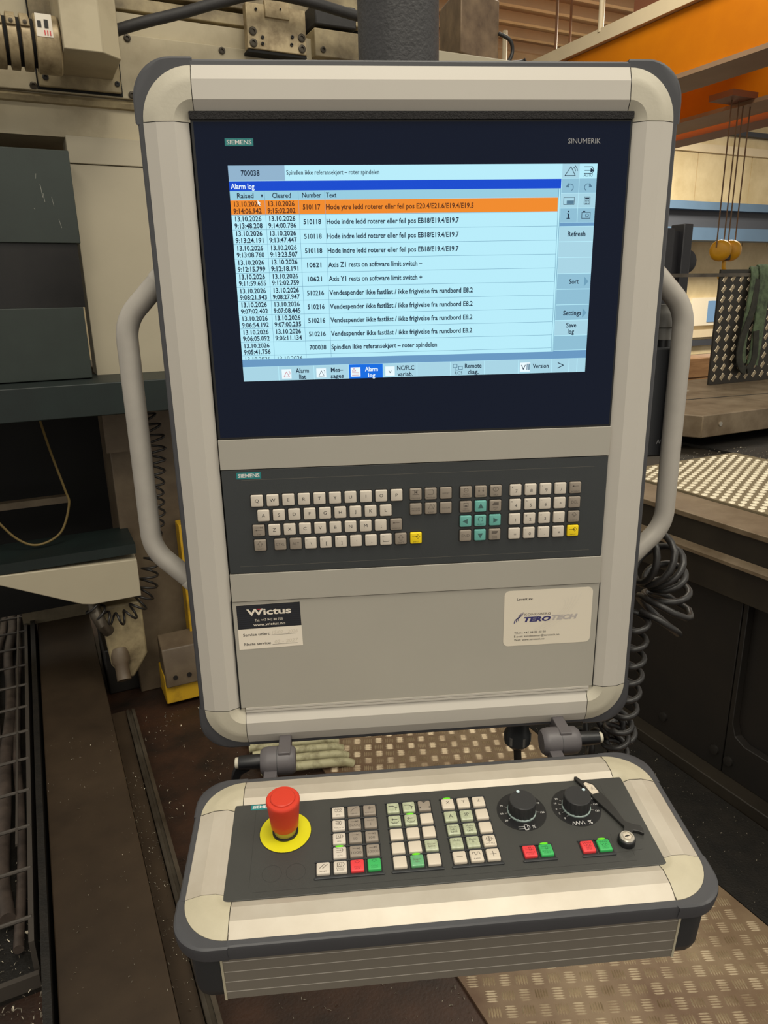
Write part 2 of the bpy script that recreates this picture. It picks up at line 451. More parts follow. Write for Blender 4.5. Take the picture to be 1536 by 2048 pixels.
# foam gasket above the display, cross rails, lower cover
obj('foam_gasket', MB().prism(rrect(-36.5, 447.5, -52.2, -44.6, 1, 2), -1.5, 2.2, P), 'foam', E1, smooth=0)
for v0, v1 in ((298.8, 335.6), (471.2, 508.8)):
    obj('cross_rail', MB().prism([(-36, v0), (448, v0), (448, v1), (-36, v1)], -6, .9, P), 'plate_alu', E1, bevel=.0005)
lp = obj('lower_cover', MB().prism([(-36.2, 509.6), (448, 509.6), (448, 664), (-36.2, 664)], -6, -.6, P), 'plate_alu', E1, bevel=.0004)
obj('cover_lip', MB().prism([(-30, 664), (443, 664), (443, 667), (-30, 667)], -6, .2, P), 'alu', lp, smooth=0)
obj('cover_lip', MB().prism([(-30, 667.8), (443, 667.8), (443, 670.6), (-30, 670.6)], -6, .6, P), 'alu', lp, smooth=0)
obj('cover_gap', MB().prism([(-38.2, 509), (-36.4, 509), (-36.4, 666), (-38.2, 666)], -6, -.7, P), 'dark_gap', lp, smooth=0)
obj('cover_gap', MB().prism([(448.2, 509), (449.2, 509), (449.2, 666), (448.2, 666)], -6, -.7, P), 'dark_gap', lp, smooth=0)
for s in (-1, 1):
    X = lambda d: 205 + s * d
    n = -35
    path = fillet([P(X(262), 80, n), P(X(341), 160, n), P(X(341), 444, n), P(X(262), 524, n)], .055, 12)
    hd = obj('side_grip', MB().tube(path, .0127, 20), 'handle', E1, smooth=60)
    for (p, q) in ((Vector(P(X(262), 80, n)), Vector(P(X(341), 160, n))), (Vector(P(X(262), 524, n)), Vector(P(X(341), 444, n)))):
        d = (q - p).normalized()
        obj('grip_collar', MB().lathe([(.0131, 0), (.0133, .046), (.0127, .0475)], p + d * .006, d, 24), 'collar', hd)
# ------------------------------------------------------------------ pole carrying the pendant
pl = obj('support_pole', MB().lathe([(.0462, 0), (.0462, 1.6)], (0, 0, 0), (0, 0, 1), 40), 'pole', smooth=60)
pl.matrix_world = Matrix.Translation((.195, .076, 1.7850)); tag(pl, 'dark rough-coated round pole rising from the top of the pendant', 'pole')

# ------------------------------------------------------------------ display
E2 = empty('display_monitor', 'large dark glass display showing a blue and orange alarm log', 'monitor', PANEL)
obj('bezel', MB().prism([(-35.6, -44.6), (447.2, -44.6), (447.2, 298.5), (-35.6, 298.5)], -5, -.3, P), 'glass_edge', E2, bevel=.0006)
obj('front_glass', MB().prism([(-32.8, -42.4), (444.8, -42.4), (444.8, 296.0), (-32.8, 296.0)], -3, .0, P), 'glass', E2, smooth=0)
bd = Ink(.15).rect(-1.3, 28.9, -26.4, -19.1).done('maker_badge', 'badge', E2)
Ink(.25).text('SIEMENS', 13.8, -20.7, 4.1, 26.2, 'c', bold=.012).done('lettering', 'ink_white', bd)
Ink(.2).text('SINUMERIK', 374.6, -20.4, 5.0, 37.0).done('product_lettering', 'ink_grey', E2)
sc = Ink(.15).rect(0, 409.8, 0, 230.4).done('screen', 'ui_light', E2)
W_, H_ = 409.8, 230.4
Ink(.22).rect(0, 60.6, 0, 15.2).done('number_field', 'ui_num', sc)
Ink(.22).rect(60.6, 369, 0, 15.2).done('message_field', 'ui_light', sc)
Ink(.22).rect(0, 369, 15.5, 25.3).done('title_bar', 'ui_blue', sc)
Ink(.22).rect(0, 367, 25.3, 34.6).done('column_header', 'ui_head', sc)
Ink(.22).rect(0, 366.2, 34.8, 49.3).done('highlighted_row', 'ui_orange', sc)
Ink(.22).rect(0, 369, 205.5, 213.9).rect(369, W_, 204.6, 213.9).rect(369.4, W_, 61.4, 65.2).done('divider_band', 'ui_bar', sc)
rows = [34.7 + 15.13 * i for i in range(12)]
g = Ink(.28)
for i in range(1, 12): g.rect(0, 366.4, rows[i] - .3, rows[i] + .1)
for u in (37.3, 74.0, 103.0): g.rect(u - .2, u + .15, 26, 205)
g.rect(366.4, 366.9, 25.4, 205); g.rect(368.6, 369.2, 25.4, 205)
g.done('grid_lines', 'ui_line', sc)
# soft keys: right column and bottom row
yk = [65.4, 81.9, 99.2, 116.8, 134.3, 151.8, 169.5, 187.0, 204.4]
for i in range(8): Ink(.3).rect(369.6, W_, yk[i] + .3, yk[i + 1] - .4).done('soft_key', 'ui_key' if i in (0, 1, 2, 6) else 'ui_keyd', sc)
xk = [0, 40.9, 82.1, 122.8, 163.6, 204, 244.2, 285.5, 327, 368, 389.3, 399.3, W_]
for i in range(12): Ink(.3).rect(xk[i] + (.4 if i else 0), xk[i + 1] - .3, 214.2, H_).done('soft_key', 'ui_sel' if i == 3 else 'ui_key', sc)
ik = [-.2, 15.1, 30.5, 46, 61.4]
for j in range(4):
    for c in range(2):
        Ink(.3).rect(369.6 + c * 20.3, 389.4 + c * 20.3, max(0, ik[j] + .3), ik[j + 1] - .3).done('icon_tile', ('ui_key', 'ui_keyd', 'ui_key', 'ui_keyd')[j] if not (j == 0 and c == 1) else 'ui_light', sc)
t = Ink(.42)
t.text('700038', 13.4, 10.2, 5.3, 20, 'l', .02); t.text('Spindlen ikke referansekjørt – roter spindelen', 62.3, 9.5, 4.6, 101.3, 'l', .01)
t.text('Raised', 7.6, 32.5, 4.9, 17.8, 'l', .015); t.text('Cleared', 45.6, 32.5, 4.9, 20.2, 'l', .015); t.text('Number', 78.2, 32.4, 4.9, 21, 'l', .015); t.text('Text', 104.3, 32.5, 4.9, 11.4, 'l', .015)
R_ = [('13.10.2026', '9:14:06.942', '13.10.2026', '9:15:02.202', '510117', 'Hode ytre ledd roterer eller feil pos E20.4/E21.6/E19.4/E19.5', 165.6),
      ('13.10.2026', '9:13:48.208', '13.10.2026', '9:14:00.786', '510118', 'Hode indre ledd roterer eller feil pos EB18/E19.4/E19.7', 149.0),
      ('13.10.2026', '9:13:24.191', '13.10.2026', '9:13:47.447', '510118', 'Hode indre ledd roterer eller feil pos EB18/E19.4/E19.7', 149.0),
      ('13.10.2026', '9:13:08.760', '13.10.2026', '9:13:23.507', '510118', 'Hode indre ledd roterer eller feil pos EB18/E19.4/E19.7', 149.0),
      ('13.10.2026', '9:12:15.799', '13.10.2026', '9:12:18.191', '10621', 'Axis Z1 rests on software limit switch –', 107.0),
      ('13.10.2026', '9:11:59.655', '13.10.2026', '9:12:02.759', '10621', 'Axis Y1 rests on software limit switch +', 107.0),
      ('13.10.2026', '9:08:21.943', '13.10.2026', '9:08:27.947', '510216', 'Vendespender ikke fastlåst / ikke frigivelse fra rundbord E8.2', 166.2),
      ('13.10.2026', '9:07:02.402', '13.10.2026', '9:07:08.445', '510216', 'Vendespender ikke fastlåst / ikke frigivelse fra rundbord E8.2', 166.2),
      ('13.10.2026', '9:06:54.192', '13.10.2026', '9:07:00.235', '510216', 'Vendespender ikke fastlåst / ikke frigivelse fra rundbord E8.2', 166.2),
      ('13.10.2026', '9:06:05.092', '13.10.2026', '9:06:11.134', '510216', 'Vendespender ikke fastlåst / ikke frigivelse fra rundbord E8.2', 166.2),
      ('13.10.2026', '9:05:41.756', '', '', '700038', 'Spindlen ikke referansekjørt – roter spindelen', 124.2)]
t0 = Ink(.42)
for i, r in enumerate(R_):
    q = t0 if i == 0 else t; y = rows[i]
    q.text(r[0], 18.0, y + 6.3, 5.0, 28.5, 'c', .022); q.text(r[1], 17.8, y + 13.4, 5.0, 30.5, 'c', .022)
    if r[2]: q.text(r[2], 55.2, y + 6.3, 5.0, 28.5, 'c', .022); q.text(r[3], 54.8, y + 13.4, 5.0, 30.5, 'c', .022)
    q.text(r[4], 88.0, y + 9.9, 5.0, 19.4 if len(r[4]) == 6 else 16, 'c', .022); q.text(r[5], 103.8, y + 10.0, 5.2, r[6], 'l', .022)
# half-hidden last row: only the upper halves of the figures stand above the band
def cut_text(q, s, u, v, cap, w, vcut):
    k = Ink(q.h); k.text(s, u, v, cap, w, 'c')
    bm = bmesh.new(); me = bpy.data.meshes.new('cut'); me.from_pydata(k.v, [], k.f); bm.from_mesh(me)
    bmesh.ops.bisect_plane(bm, geom=bm.verts[:] + bm.edges[:] + bm.faces[:], plane_co=P(0, vcut, 0), plane_no=(0, -1, 0), clear_outer=True)
    bm.verts.index_update(); q.add([tuple(v_.co) for v_ in bm.verts], [tuple(v_.index for v_ in f.verts) for f in bm.faces]); bm.free(); bpy.data.meshes.remove(me)
cut_text(t, '13.10.2026', 18.0, rows[11] + 6.2, 4.7, 28.5, 205.4); cut_text(t, '13.10.2026', 55.2, rows[11] + 6.2, 4.7, 28.5, 205.4)
t0.done('highlight_lettering', 'ui_brown', sc)
t.poly([(33.2, 29.0), (35.6, 29.0), (34.4, 32.4)])
for s_, u, v, w in (('Refresh', 389.9, 76.1, 21), ('Sort', 389.9, 128.2, 11.7), ('Settings', 389.8, 163.7, 22), ('Save', 389.5, 177.6, 12.6), ('log', 389.5, 185, 7.8),
                    ('Alarm', 68.5, 222.1, 15.3), ('list', 68.6, 229.2, 8.1), ('Mes–', 109.2, 222.3, 14.3), ('sages', 109.2, 229.4, 15.3), ('NC/PLC', 190.6, 222.3, 20.5), ('variab.', 190.0, 229.4, 18.5),
                    ('Remote', 271.9, 222.0, 20.4), ('diag.', 272, 229.1, 13), ('Version', 354.4, 224.5, 19.7)):
    t.text(s_, u, v, 5.1, w, 'c', .02)
t.line([(375.8, 218.9), (382.4, 221.9), (375.8, 225.1)], .9)
t.text('AUTO', 399.7, 13.4, 3.6, 10.4, 'c')
t.line([(395.5, 7.0), (404.5, 7.0)], .8); t.poly([(402, 4.6), (406.5, 7), (402, 9.4)]); t.line([(394.8, 3.2), (403.5, 3.2)], .7); t.line([(394.8, 10.2), (403.5, 10.2)], .7); t.line([(404, 3.2), (406, 7), (404, 10.2)], .7)
t.line([(372.8, 12.2), (379.3, 3.0), (384.6, 12.2)], .7, True); t.arc(379.5, 8, 5.2, -55, -5, .7, 6); t.arc(379.5, 8, 7.4, -50, -5, .7, 6)
t.frame(372.6, 385.3, 34.6, 42.6, .5)
t.frame(396.5, 403.6, 34.2, 42.5, .6); t.rect(397.6, 402.5, 35.3, 37)
for i in range(3):
    for j in range(3): t.rect(397.7 + i * 1.8, 398.7 + i * 1.8, 37.9 + j * 1.5, 38.7 + j * 1.5)
t.rect(378.2, 379.9, 48.9, 50.5); t.rect(378.2, 379.9, 51.6, 57.0); t.rect(377.2, 379, 51.6, 52.3); t.rect(377, 381.2, 56.5, 57.4)
t.frame(394.6, 404.9, 50.4, 57.4, .6); t.rect(396, 398.6, 49.2, 50.6); t.arc(401, 54, 1.7, 0, 360, .6)
t.text('RCS', 254.3, 229.2, 3.6, 9, 'c'); t.text('v', 171.9, 225.2, 4, 3.6, 'c'); t.text('V', 333.2, 226.4, 6.2, 5.6, 'c')
t.done('screen_lettering', 'ui_text', sc)
def icon(name, fn, mt='ui_dim', h=.42):
    q = Ink(h); fn(q); q.done(name, mt, sc)
icon('undo_icon', lambda d: (d.arc(379.6, 24.4, 3.6, -150, 60, .8), d.poly([(374.2, 24.2), (377.4, 19.6), (378.4, 24.6)])))
icon('redo_icon', lambda d: (d.arc(399.8, 24.4, 3.6, -240, -30, .8), d.poly([(405.2, 24.2), (402.0, 19.6), (401.0, 24.6)])))
icon('submenu_arrow', lambda d: d.poly([(402.2, 120.6), (407.4, 126), (402.2, 131.4)]), 'ui_line')
icon('submenu_arrow', lambda d: d.poly([(402.2, 156), (407.4, 161.4), (402.2, 166.8)]), 'ui_line')
icon('keyboard_icon_fill', lambda d: d.rect(376.4, 384.6, 38.2, 41.8))
icon('remote_icon', lambda d: (d.frame(247.4, 252.6, 217.0, 221.4, .7), d.frame(254.0, 259.2, 219.6, 223.8, .7), d.line([(250, 221.6), (250, 224.2), (254, 224.2)], .6)))
icon('version_icon_bar', lambda d: d.rect(337.2, 338.2, 219, 226.4), h=.44); icon('version_icon_bar', lambda d: d.rect(339.4, 340.8, 219, 226.4), h=.44)
for u0, u1 in ((44.5, 55.6), (84.9, 96.3), (125.3, 136.8), (166.2, 177.5), (329.0, 341.4)): icon('softkey_icon_tile', lambda w: w.rect(u0, u1, 217.6, 228.4), 'ui_white', .36)
icon('title_lettering', lambda q: q.text('Alarm log', 1.6, 23.3, 5.3, 25.4, 'l', .018), 'ui_white', .44)
icon('softkey_lettering', lambda q: (q.text('Alarm', 149.8, 222.4, 4.7, 15.3, 'c', .02), q.text('log', 150, 229.5, 4.7, 8.2, 'c', .02)), 'ui_white', .44)
icon('mouse_pointer', lambda q: q.poly([(29.3, 34.6), (32.6, 38.0), (31.2, 38.2), (32.2, 40.2), (31.3, 40.6), (30.4, 38.6), (29.4, 39.4)]), 'ui_white', .5)
r_ = Ink(.46); r_.line([(46.8, 226.6), (50, 220.4), (53.2, 226.6)], .5, True); r_.arc(51.5, 222, 2.6, -60, 30, .45, 5)
r_.line([(127.2, 221.8), (129.2, 218.8), (131.2, 221.8)], .45, True)
for k in range(3): r_.line([(127, 223.4 + k * 1.6), (135, 223.4 + k * 1.6)], .45)
r_.done('alarm_icon', 'ui_red', sc)
b_ = Ink(.46); b_.line([(87.6, 226.6), (90.8, 220.4), (94, 226.6)], .5, True); b_.arc(92.3, 222, 2.6, -60, 30, .45, 5); b_.done('message_icon', 'ui_text', sc)

# ------------------------------------------------------------------ keyboard
def key_mesh(name, w, hgt, mt, r=1.4, d=.9):
    rings = []
    for off, h in ((0, -.5), (0, hgt * .72), (d * .35, hgt * .93), (d, hgt)):
        rings.append([P(u, v, h) for u, v in rrect(-w / 2 + off, w / 2 - off, -w / 2 + off, w / 2 - off, r, 3)])
    me = mesh(name, MB().loft(rings), 50); me.materials.append(MATS[mt]); return me
KM = {}
def key(e, u, v, kind, w=14.6, hgt=3.4, name='key'):
    k = (kind, w, hgt)
    if k not in KM: KM[k] = key_mesh(name, w, hgt, 'key_' + kind)
    return obj(name, None, None, e, me=KM[k], loc=Vector(P(u, v, 0)))
E3 = empty('keyboard_panel', 'dark grey alphanumeric key panel with cream, grey and teal keys', 'keyboard', PANEL)
obj('faceplate', MB().prism(rrect(-35.4, 447.2, 336.3, 470.6, 1, 2), -5, .2, P), 'face', E3, bevel=.0014, seg=3)
for v in (349.2, 461.2): Ink(.28).rect(-12 if v < 400 else -22, 430, v - .25, v + .25).done('print_line', 'face_line', E3)
bd = Ink(.35).rect(-17.6, 12.0, 339.4, 347.8).done('maker_badge', 'badge', E3)
Ink(.42).text('SIEMENS', -2.8, 345.8, 4.4, 26, 'c', bold=.025).done('lettering', 'ink_white', bd)
WELL = mesh('key_well', MB().prism(rrect(-8.5, 8.5, -8.5, 8.5, 2, 3), -.5, .26, P), 0); WELL.materials.append(MATS['well'])
KH = 3.4
def kkey(u, v, kind, draw=None, inkm='ink'):
    k = key(E3, u, v, kind, 14.6, KH)
    o = obj('key_well', None, None, k, me=WELL)
    if draw:
        q = Ink(KH + .06); draw(q)
        if q.v: q.done('legend', inkm, k)
    return k
def letter(s, c=4.0, dv=1.6, du=0, sx=1.1):
    def f(q): q.text(s, du, dv, c, None, 'c', sx=sx)
    return f
def sup(s, small):
    def f(q): q.text(s, .8, 3.0, 4.0, None, 'c', sx=1.1); q.text(small, -4.6, -3.6, 1.7, None, 'c')
    return f
def word(*ws, top=None):
    def f(q):
        for i, w_ in enumerate(ws): q.text(w_, 0, 5.6 - 2.4 * (len(ws) - 1 - i), 1.75, min(11, len(w_) * 1.5), 'c')
        if top: top(q)
    return f
def arrow_out(q): q.line([(0, -5.2), (-3, -1.6), (-1.4, -1.6), (-1.4, 1.6), (1.4, 1.6), (1.4, -1.6), (3, -1.6)], .45, True)
def ar_left(q): q.line([(-3.4, -2.4), (4.0, -2.4)], .5); q.poly([(-4.4, -2.4), (-2.0, -1.2), (-2.0, -3.6)])
def ar_right(q, y=-2.4): q.line([(-4, y), (3.4, y)], .5); q.poly([(4.4, y), (2.2, y - 1.2), (2.2, y + 1.2)])
def tabs(q):
    ar_right(q, -4.0); q.rect(4.4, 4.9, -5.2, -2.8); q.line([(-3.4, -.6), (4, -.6)], .5); q.poly([(-4.4, -.6), (-2.2, -1.8), (-2.2, .6)]); q.rect(-5, -4.5, -1.8, .6)
def diamond(q): q.line([(-.5, -2.2), (2.2, -5.0), (5, -2.2), (2.2, .6)], .5, True); q.line([(-5, -2.2), (1.5, -2.2)], .5); q.poly([(2.6, -2.2), (.6, -3.3), (.6, -1.1)])
def tri(a):
    def f(q): q.poly([(math.cos(math.radians(a + k)) * 4.2 + 0, math.sin(math.radians(a + k)) * 4.2) for k in (0, 125, 235)])
    return f
def warn(q): q.line([(-3.4, .4), (0, -5.4), (3.4, .4)], .5, True); q.arc(1.2, -3, 3, -50, 20, .45, 5)
r1, r2, r3, r4 = 375.5, 394.6, 413.7, 433.0
for i, c in enumerate('QWERTYUIOP'): kkey(5.0 + 19.15 * i, r1, 'white', letter(c))
for i, c in enumerate('ASDFGHJKL'): kkey(11.7 + 18.97 * i, r2, 'white', letter(c))
kkey(4.7, r3, 'grey', word('TAB', top=tabs), 'ink_dim')
for i, c in enumerate('ZXCVBNM'): kkey(23.9 + 18.97 * i, r3, 'white', letter(c))
kkey(156.7, r3, 'white', sup(';', ':')); kkey(176.2, r3, 'grey', word('BACKSPACE', top=ar_left), 'ink_dim')
kkey(5.2, r4, 'grey', word('SHIFT', top=arrow_out), 'ink_dim')
kkey(30.1, r4, 'grey', letter('CTRL', 3.6, 1.4, 0, .9), 'ink_dim'); kkey(49.3, r4, 'grey', letter('ALT', 3.6, 1.4, 0, .95), 'ink_dim')
for i, (c, s_) in enumerate((('\\', '|'), ('[', '{'), (']', '}'), ("'", '"'), (',', '<'))): kkey(68.0 + 19.0 * i, r4, 'white', sup(c, s_))
def space_(q): q.line([(-3.6, .6), (-3.6, 2.6), (3.6, 2.6), (3.6, .6)], .5); q.text('*/–', -3, -3.6, 1.7, None, 'c')
kkey(163.0, r4, 'white', space_); kkey(182.0, r4, 'grey', word('SHIFT', top=arrow_out), 'ink_dim'); kkey(201.4, r4, 'yellow', word('INPUT', top=diamond), 'ink_yellow')
def mach(q): q.text('M', 0, -1.2, 3.8, None, 'c', .02); q.line([(-4, -5.4), (4, -5.4)], .5); q.line([(-4, .2), (4, .2)], .5)
def prog(q): q.line([(-3.4, -5.2), (2.2, -5.2), (3.6, -2.4), (2.2, .6), (-3.4, .6)], .6)
kkey(201.4, r1, 'grey', word('MACHINE', top=mach), 'ink_dim'); kkey(220.4, r1, 'grey', word('PROGRAM', top=prog), 'ink_dim')
kkey(239.4, r1, 'grey', lambda q: q.text('OFFSET', 0, 1, 1.9, 9, 'c'), 'ink_dim')
kkey(201.4, r2, 'grey', lambda q: (q.text('PROGRAM', 0, 0, 1.9, 10.5, 'c'), q.text('MANAGER', 0, 2.6, 1.9, 10.5, 'c')), 'ink_dim')
kkey(220.4, r2, 'grey', word('ALARM', top=warn), 'ink_dim'); kkey(239.4, r2, 'grey', lambda q: q.text('CUSTOM', 0, 1, 1.9, 10, 'c'), 'ink_dim')
def ring_bar(q): q.arc(0, -2.8, 2.6, 0, 360, .5); q.rect(-1.6, 1.6, -3.2, -2.4)
def two_arrows(q):
    for x in (-2.6, 2.6): q.line([(x, -5.4), (x, -1)], .5); q.poly([(x - 1.2, -1.6), (x + 1.2, -1.6), (x, .6)])
def info(q): q.arc(-.2, -2.8, 3.6, 0, 360, .5, 16, 2.8); q.rect(-.6, .2, -4.6, -1)
def disk(q): q.frame(-3, 3, -5.4, -.2, .5); q.rect(-1.6, 1.6, -2.4, -.4)
def page(q): q.poly([(-4, -.6), (-4, -2.2), (-2, -4.6), (4, -4.6), (4, -.6)])
def page2(q): q.poly([(-4, -4.8), (4, -4.8), (3.4, -2.6), (1.6, -1.0), (-4, -1.0)])
def sel(q): q.arc(0, -2.2, 3.0, -240, 60, .6)
c1, c2, c3 = 265.0, 284.0, 303.0
kkey(c1, r1, 'grey', word('ALARM', 'CANCEL', top=ring_bar), 'ink_dim'); kkey(c2, r1, 'grey', word('CHANNEL', top=two_arrows), 'ink_dim'); kkey(c3, r1, 'grey', word('HELP', top=info), 'ink_dim')
kkey(c1, r2, 'grey', word('NEXT', 'WINDOW', top=disk), 'ink_dim'); kkey(c2, r2, 'teal', tri(-90), 'ink_teal'); kkey(c3, r2, 'grey', word('PAGE', 'UP', top=page), 'ink_dim')
kkey(c1, r3, 'teal', tri(180), 'ink_teal'); kkey(c2, r3, 'teal', word('SELECT', top=sel), 'ink_teal'); kkey(c3, r3, 'teal', tri(0), 'ink_teal')
kkey(c1, r4, 'grey', letter('END', 3.6, 1.4, 0, 1), 'ink_dim'); kkey(c2, r4, 'teal', tri(90), 'ink_teal'); kkey(c3, r4, 'grey', word('PAGE', 'DOWN', top=page2), 'ink_dim')
num = (('7', '&'), ('8', '*'), ('9', '('), ('/', '?')), (('4', '$'), ('5', '%'), ('6', '^'), ('*', '~')), (('1', '!'), ('2', '@'), ('3', '#'), ('-', '_')), (('=', ' '), ('0', ')'), ('.', '>'), ('+', '–'))
for j, rr in enumerate(num):
    for i, (c, s_) in enumerate(rr): kkey(328.6 + 19.3 * i, (r1, r2, r3, r4)[j], 'white', sup(c, s_))
def ins(q): q.line([(-2.6, -3.2), (.2, -5.6), (3.2, -2.4), (.4, 0)], .5, True); q.line([(-1, -3), (1, -1)], .5)
kkey(405.8, r1, 'grey', word('BACKSPACE', top=ar_left), 'ink_dim'); kkey(405.8, r2, 'grey', letter('DEL', 3.6, 1.4, 0, 1), 'ink_dim')
kkey(405.8, r3, 'grey', word('INSERT', top=ins), 'ink_dim'); kkey(405.8, r4, 'yellow', word('INPUT', top=diamond), 'ink_yellow')

# ------------------------------------------------------------------ stickers on the lower cover
def sticker(name, label, poly, mt):
    s = obj(name, MB().prism(poly, -.6, -.35, P), mt, smooth=0); s.matrix_world = PANEL
    return tag(s, label, 'sticker')
sw = sticker('service_sticker', 'square white service sticker with a black header at the left of the lower cover', [(-31.4, 514.6), (49.8, 513.2), (51.0, 575.4), (-31.8, 577.4)], 'sticker_white')
Ink(-.3).poly([(-31.4, 548.2), (50.4, 546.6), (49.8, 513.2), (-31.4, 514.6)]).done('header_field', 'sticker_black', sw)
q = Ink(-.26)
for k in range(11): q.line([(-31.2, 516.5 + 2.9 * k), (49.6, 515.1 + 2.9 * k)], .7)
q.done('header_stripes', 'sticker_stripe', sw)
q = Ink(-.2); ro = -.017
q.text('Wictus', 9.6, 528.6, 8.4, 57, 'c', .028, rot=ro); q.text('Tel. +47 942 88 700', 8.9, 537.6, 3.2, 36, 'c', rot=ro); q.text('www.wictus.no', 9.2, 544.0, 4.0, 41, 'c', rot=ro)
q.done('header_lettering', 'sticker_white', sw)
Ink(-.16).rect(-5.0, 0.0, 520.2, 521.4).done('dot_accent', 'sticker_red', sw)
q = Ink(-.2); q.text('Service utført:', -25.6, 558.2, 3.6, 35, 'l', .01, rot=ro); q.text('Neste service:', -25.0, 571.6, 3.6, 34.5, 'l', .01, rot=ro)
q.line([(11, 558.2), (43.4, 557.6)], .35); q.line([(11.6, 571.8), (44, 571.2)], .35); q.done('lettering', 'ink', sw)
q = Ink(-.2); q.text('15/02 - 2026', 12, 557, 4.6, 33, 'l', rot=-.03, shear=.2); q.text('02 - 2027', 14.5, 570.6, 4.6, 31, 'l', rot=-.05, shear=.2); q.done('handwriting', 'pencil', sw)
st = sticker('supplier_sticker', 'cream round-cornered supplier sticker with blue and grey lettering at the right of the lower cover', rrect(319.4, 439.8, 514.4, 595.2, 7, 5), 'sticker_cream')
q = Ink(-.3)
for k in range(5):
    p0, p1, p2 = (352 + 5 * k, 578 - 3 * k), (404 + 2 * k, 574 - 8 * k), (424 - 6 * k, 522 + 2 * k)
    q.line([((1 - s_) ** 2 * p0[0] + 2 * s_ * (1 - s_) * p1[0] + s_ * s_ * p2[0], (1 - s_) ** 2 * p0[1] + 2 * s_ * (1 - s_) * p1[1] + s_ * s_ * p2[1]) for s_ in [i / 10 for i in range(11)]], .7)
q.done('watermark_swirl', 'logo_pale', st)
q = Ink(-.2); q.text('Levert av:', 336.4, 528.4, 3.2, 21.5, 'l', .015); q.done('lettering', 'ink', st)
q.text('Tlf.nr.: +47 98 22 40 00', 334.2, 577.6, 3.0, 43.5); q.text('E-post: kundesenter@terotech.no', 334.2, 583.2, 3.0, 62.5); q.text('Web: www.terotech.no', 334.2, 588.6, 3.0, 42)
q2 = Ink(-.2); q2.text('Tlf.nr.: +47 98 22 40 00', 334.2, 577.6, 2.9, 43.5); q2.text('E-post: kundesenter@terotech.no', 334.2, 582.8, 2.9, 62.5); q2.text('Web: www.terotech.no', 334.2, 588.0, 2.9, 42); q2.done('contact_lettering', 'ink', st)
q = Ink(-.2); q.text('KONGSBERG', 347.6, 551.2, 3.2, 35.5, 'l'); q.done('company_lettering', 'ink_dim', st)
q = Ink(-.18); q.text('TERO', 346.6, 560.2, 6.4, 37, 'l', .05, .25)
for k in range(3):
    x, y = 333.6 + 2.6 * k, 561.6 - 1.6 * k
    q.line([(x, y), (x + .6, y - 3.2), (x + 2.4, y - 5.4), (x + 4.6, y - 7.0), (x + 6.2, y - 9.0), (x + 6.6, y - 12.0)], 1.15 - .2 * k)
q.done('logo_lettering', 'logo_navy', st)
q = Ink(-.18); q.text('TECH', 384.6, 559.2, 6.4, 36, 'l', .05, .25); q.done('logo_lettering', 'logo_grey', st)

# ------------------------------------------------------------------ operator console (hinged shelf)
E4 = empty('operator_console', 'grey tilted console shelf with cream corners hinged below the pendant', 'console', CONS)
frame(E4, -48, 531, -49, 181, 57, [(7.5, -3.0), (24.5, 2.6), (40, 3.0), (50.5, -1.2)], 'alu_console', 'cap_console', 21, 7.5, 40, 12)
# tray body below the frame with grooved front skirt and corner blocks
obj('tray_body', BX(-.030, .513, -.160, .030, -.086, -.012), 'trim_dark', E4, bevel=.004)
GR = (-37.0, -52.0, -67.0, -82.0)
sk = MB(); prof = [(0, -19)]
for g_ in GR: prof += [(0, g_ + .6), (-.6, g_ + .3), (-.6, g_ - .3), (0, g_ - .6)]
prof += [(0, -93), (-6, -94), (-6, -19)]
sk.loft([[P(1, 171.5 + o, h) for o, h in prof], [P(482, 171.5 + o, h) for o, h in prof]])
sko = obj('front_skirt', sk, 'skirt_alu', E4, smooth=0)
for g_ in GR:
    obj('skirt_groove', MB().add([P(1, 171.3, g_ + .45), P(482, 171.3, g_ + .45), P(482, 171.3, g_ - .45), P(1, 171.3, g_ - .45)], [(0, 1, 2, 3)]), 'alu', sko, smooth=0)
for s in (-1, 1):
    X = lambda d: 241.5 + s * d
    pts = [(X(243), 170.5), (X(260), 170.5), (X(270), 167), (X(275), 158), (X(275), -20), (X(243), -20)]
    def ringb(h, off): return [P(241.5 + (u - 241.5) * (1 - off * .0025), v - off * .6, h) for u, v in pts]
    obj('corner_block', MB().loft([ringb(-19, 0), ringb(-80, 1.0), ringb(-90, 4), ringb(-94, 10)]), 'trim_dark', E4, bevel=.002)
    obj('skirt_edge', MB().prism([(X(240.6), 172.2), (X(243), 172.2), (X(243), 168), (X(240.6), 168)], -94, -19, P), 'cap_console', E4, smooth=0)

# ------------------------------------------------------------------ machine control panel set in the console
E5 = empty('machine_control_panel', 'dark control plate with push keys, dials and red stop button in the console', 'control panel', CONS)
obj('faceplate', MB().prism(rrect(0, 483, 0, 132, 1, 2), -5, .6, P), 'face_console', E5, bevel=.0016, seg=3)
for u in (36, 462): Ink(.68).rect(u - 10 - .2, u - 10 + .2, 10, 118).done('print_line', 'face_line_dark', E5)
Ink(.68).rect(30, 452, 123.6, 124).done('print_line', 'face_line_dark', E5)
bd = Ink(.7).rect(19.5, 49, 1.4, 9.4).done('maker_badge', 'badge', E5)
Ink(.78).text('SIEMENS', 34.2, 7.2, 4.2, 26, 'c', .02).done('lettering', 'ink_white', bd)
for u, v in ((49.5, 102), (75.6, 102)):
    q = Ink(.68); q.arc(u, v, 10.6, 0, 360, .35, 28); q.done('blank_hole_cover', 'face_line_dark', E5)
WELL2 = mesh('key_well', MB().prism(rrect(-8.9, 8.9, -9.3, 9.3, 1.2, 2), -.5, .75, P), 0); WELL2.materials.append(MATS['well'])
RID = mesh('key_ridge', MB().prism(rrect(-9.2, 9.2, -1.0, 1.0, .8, 2), -.5, 2.1, P), 0); RID.materials.append(MATS['trim_dark'])
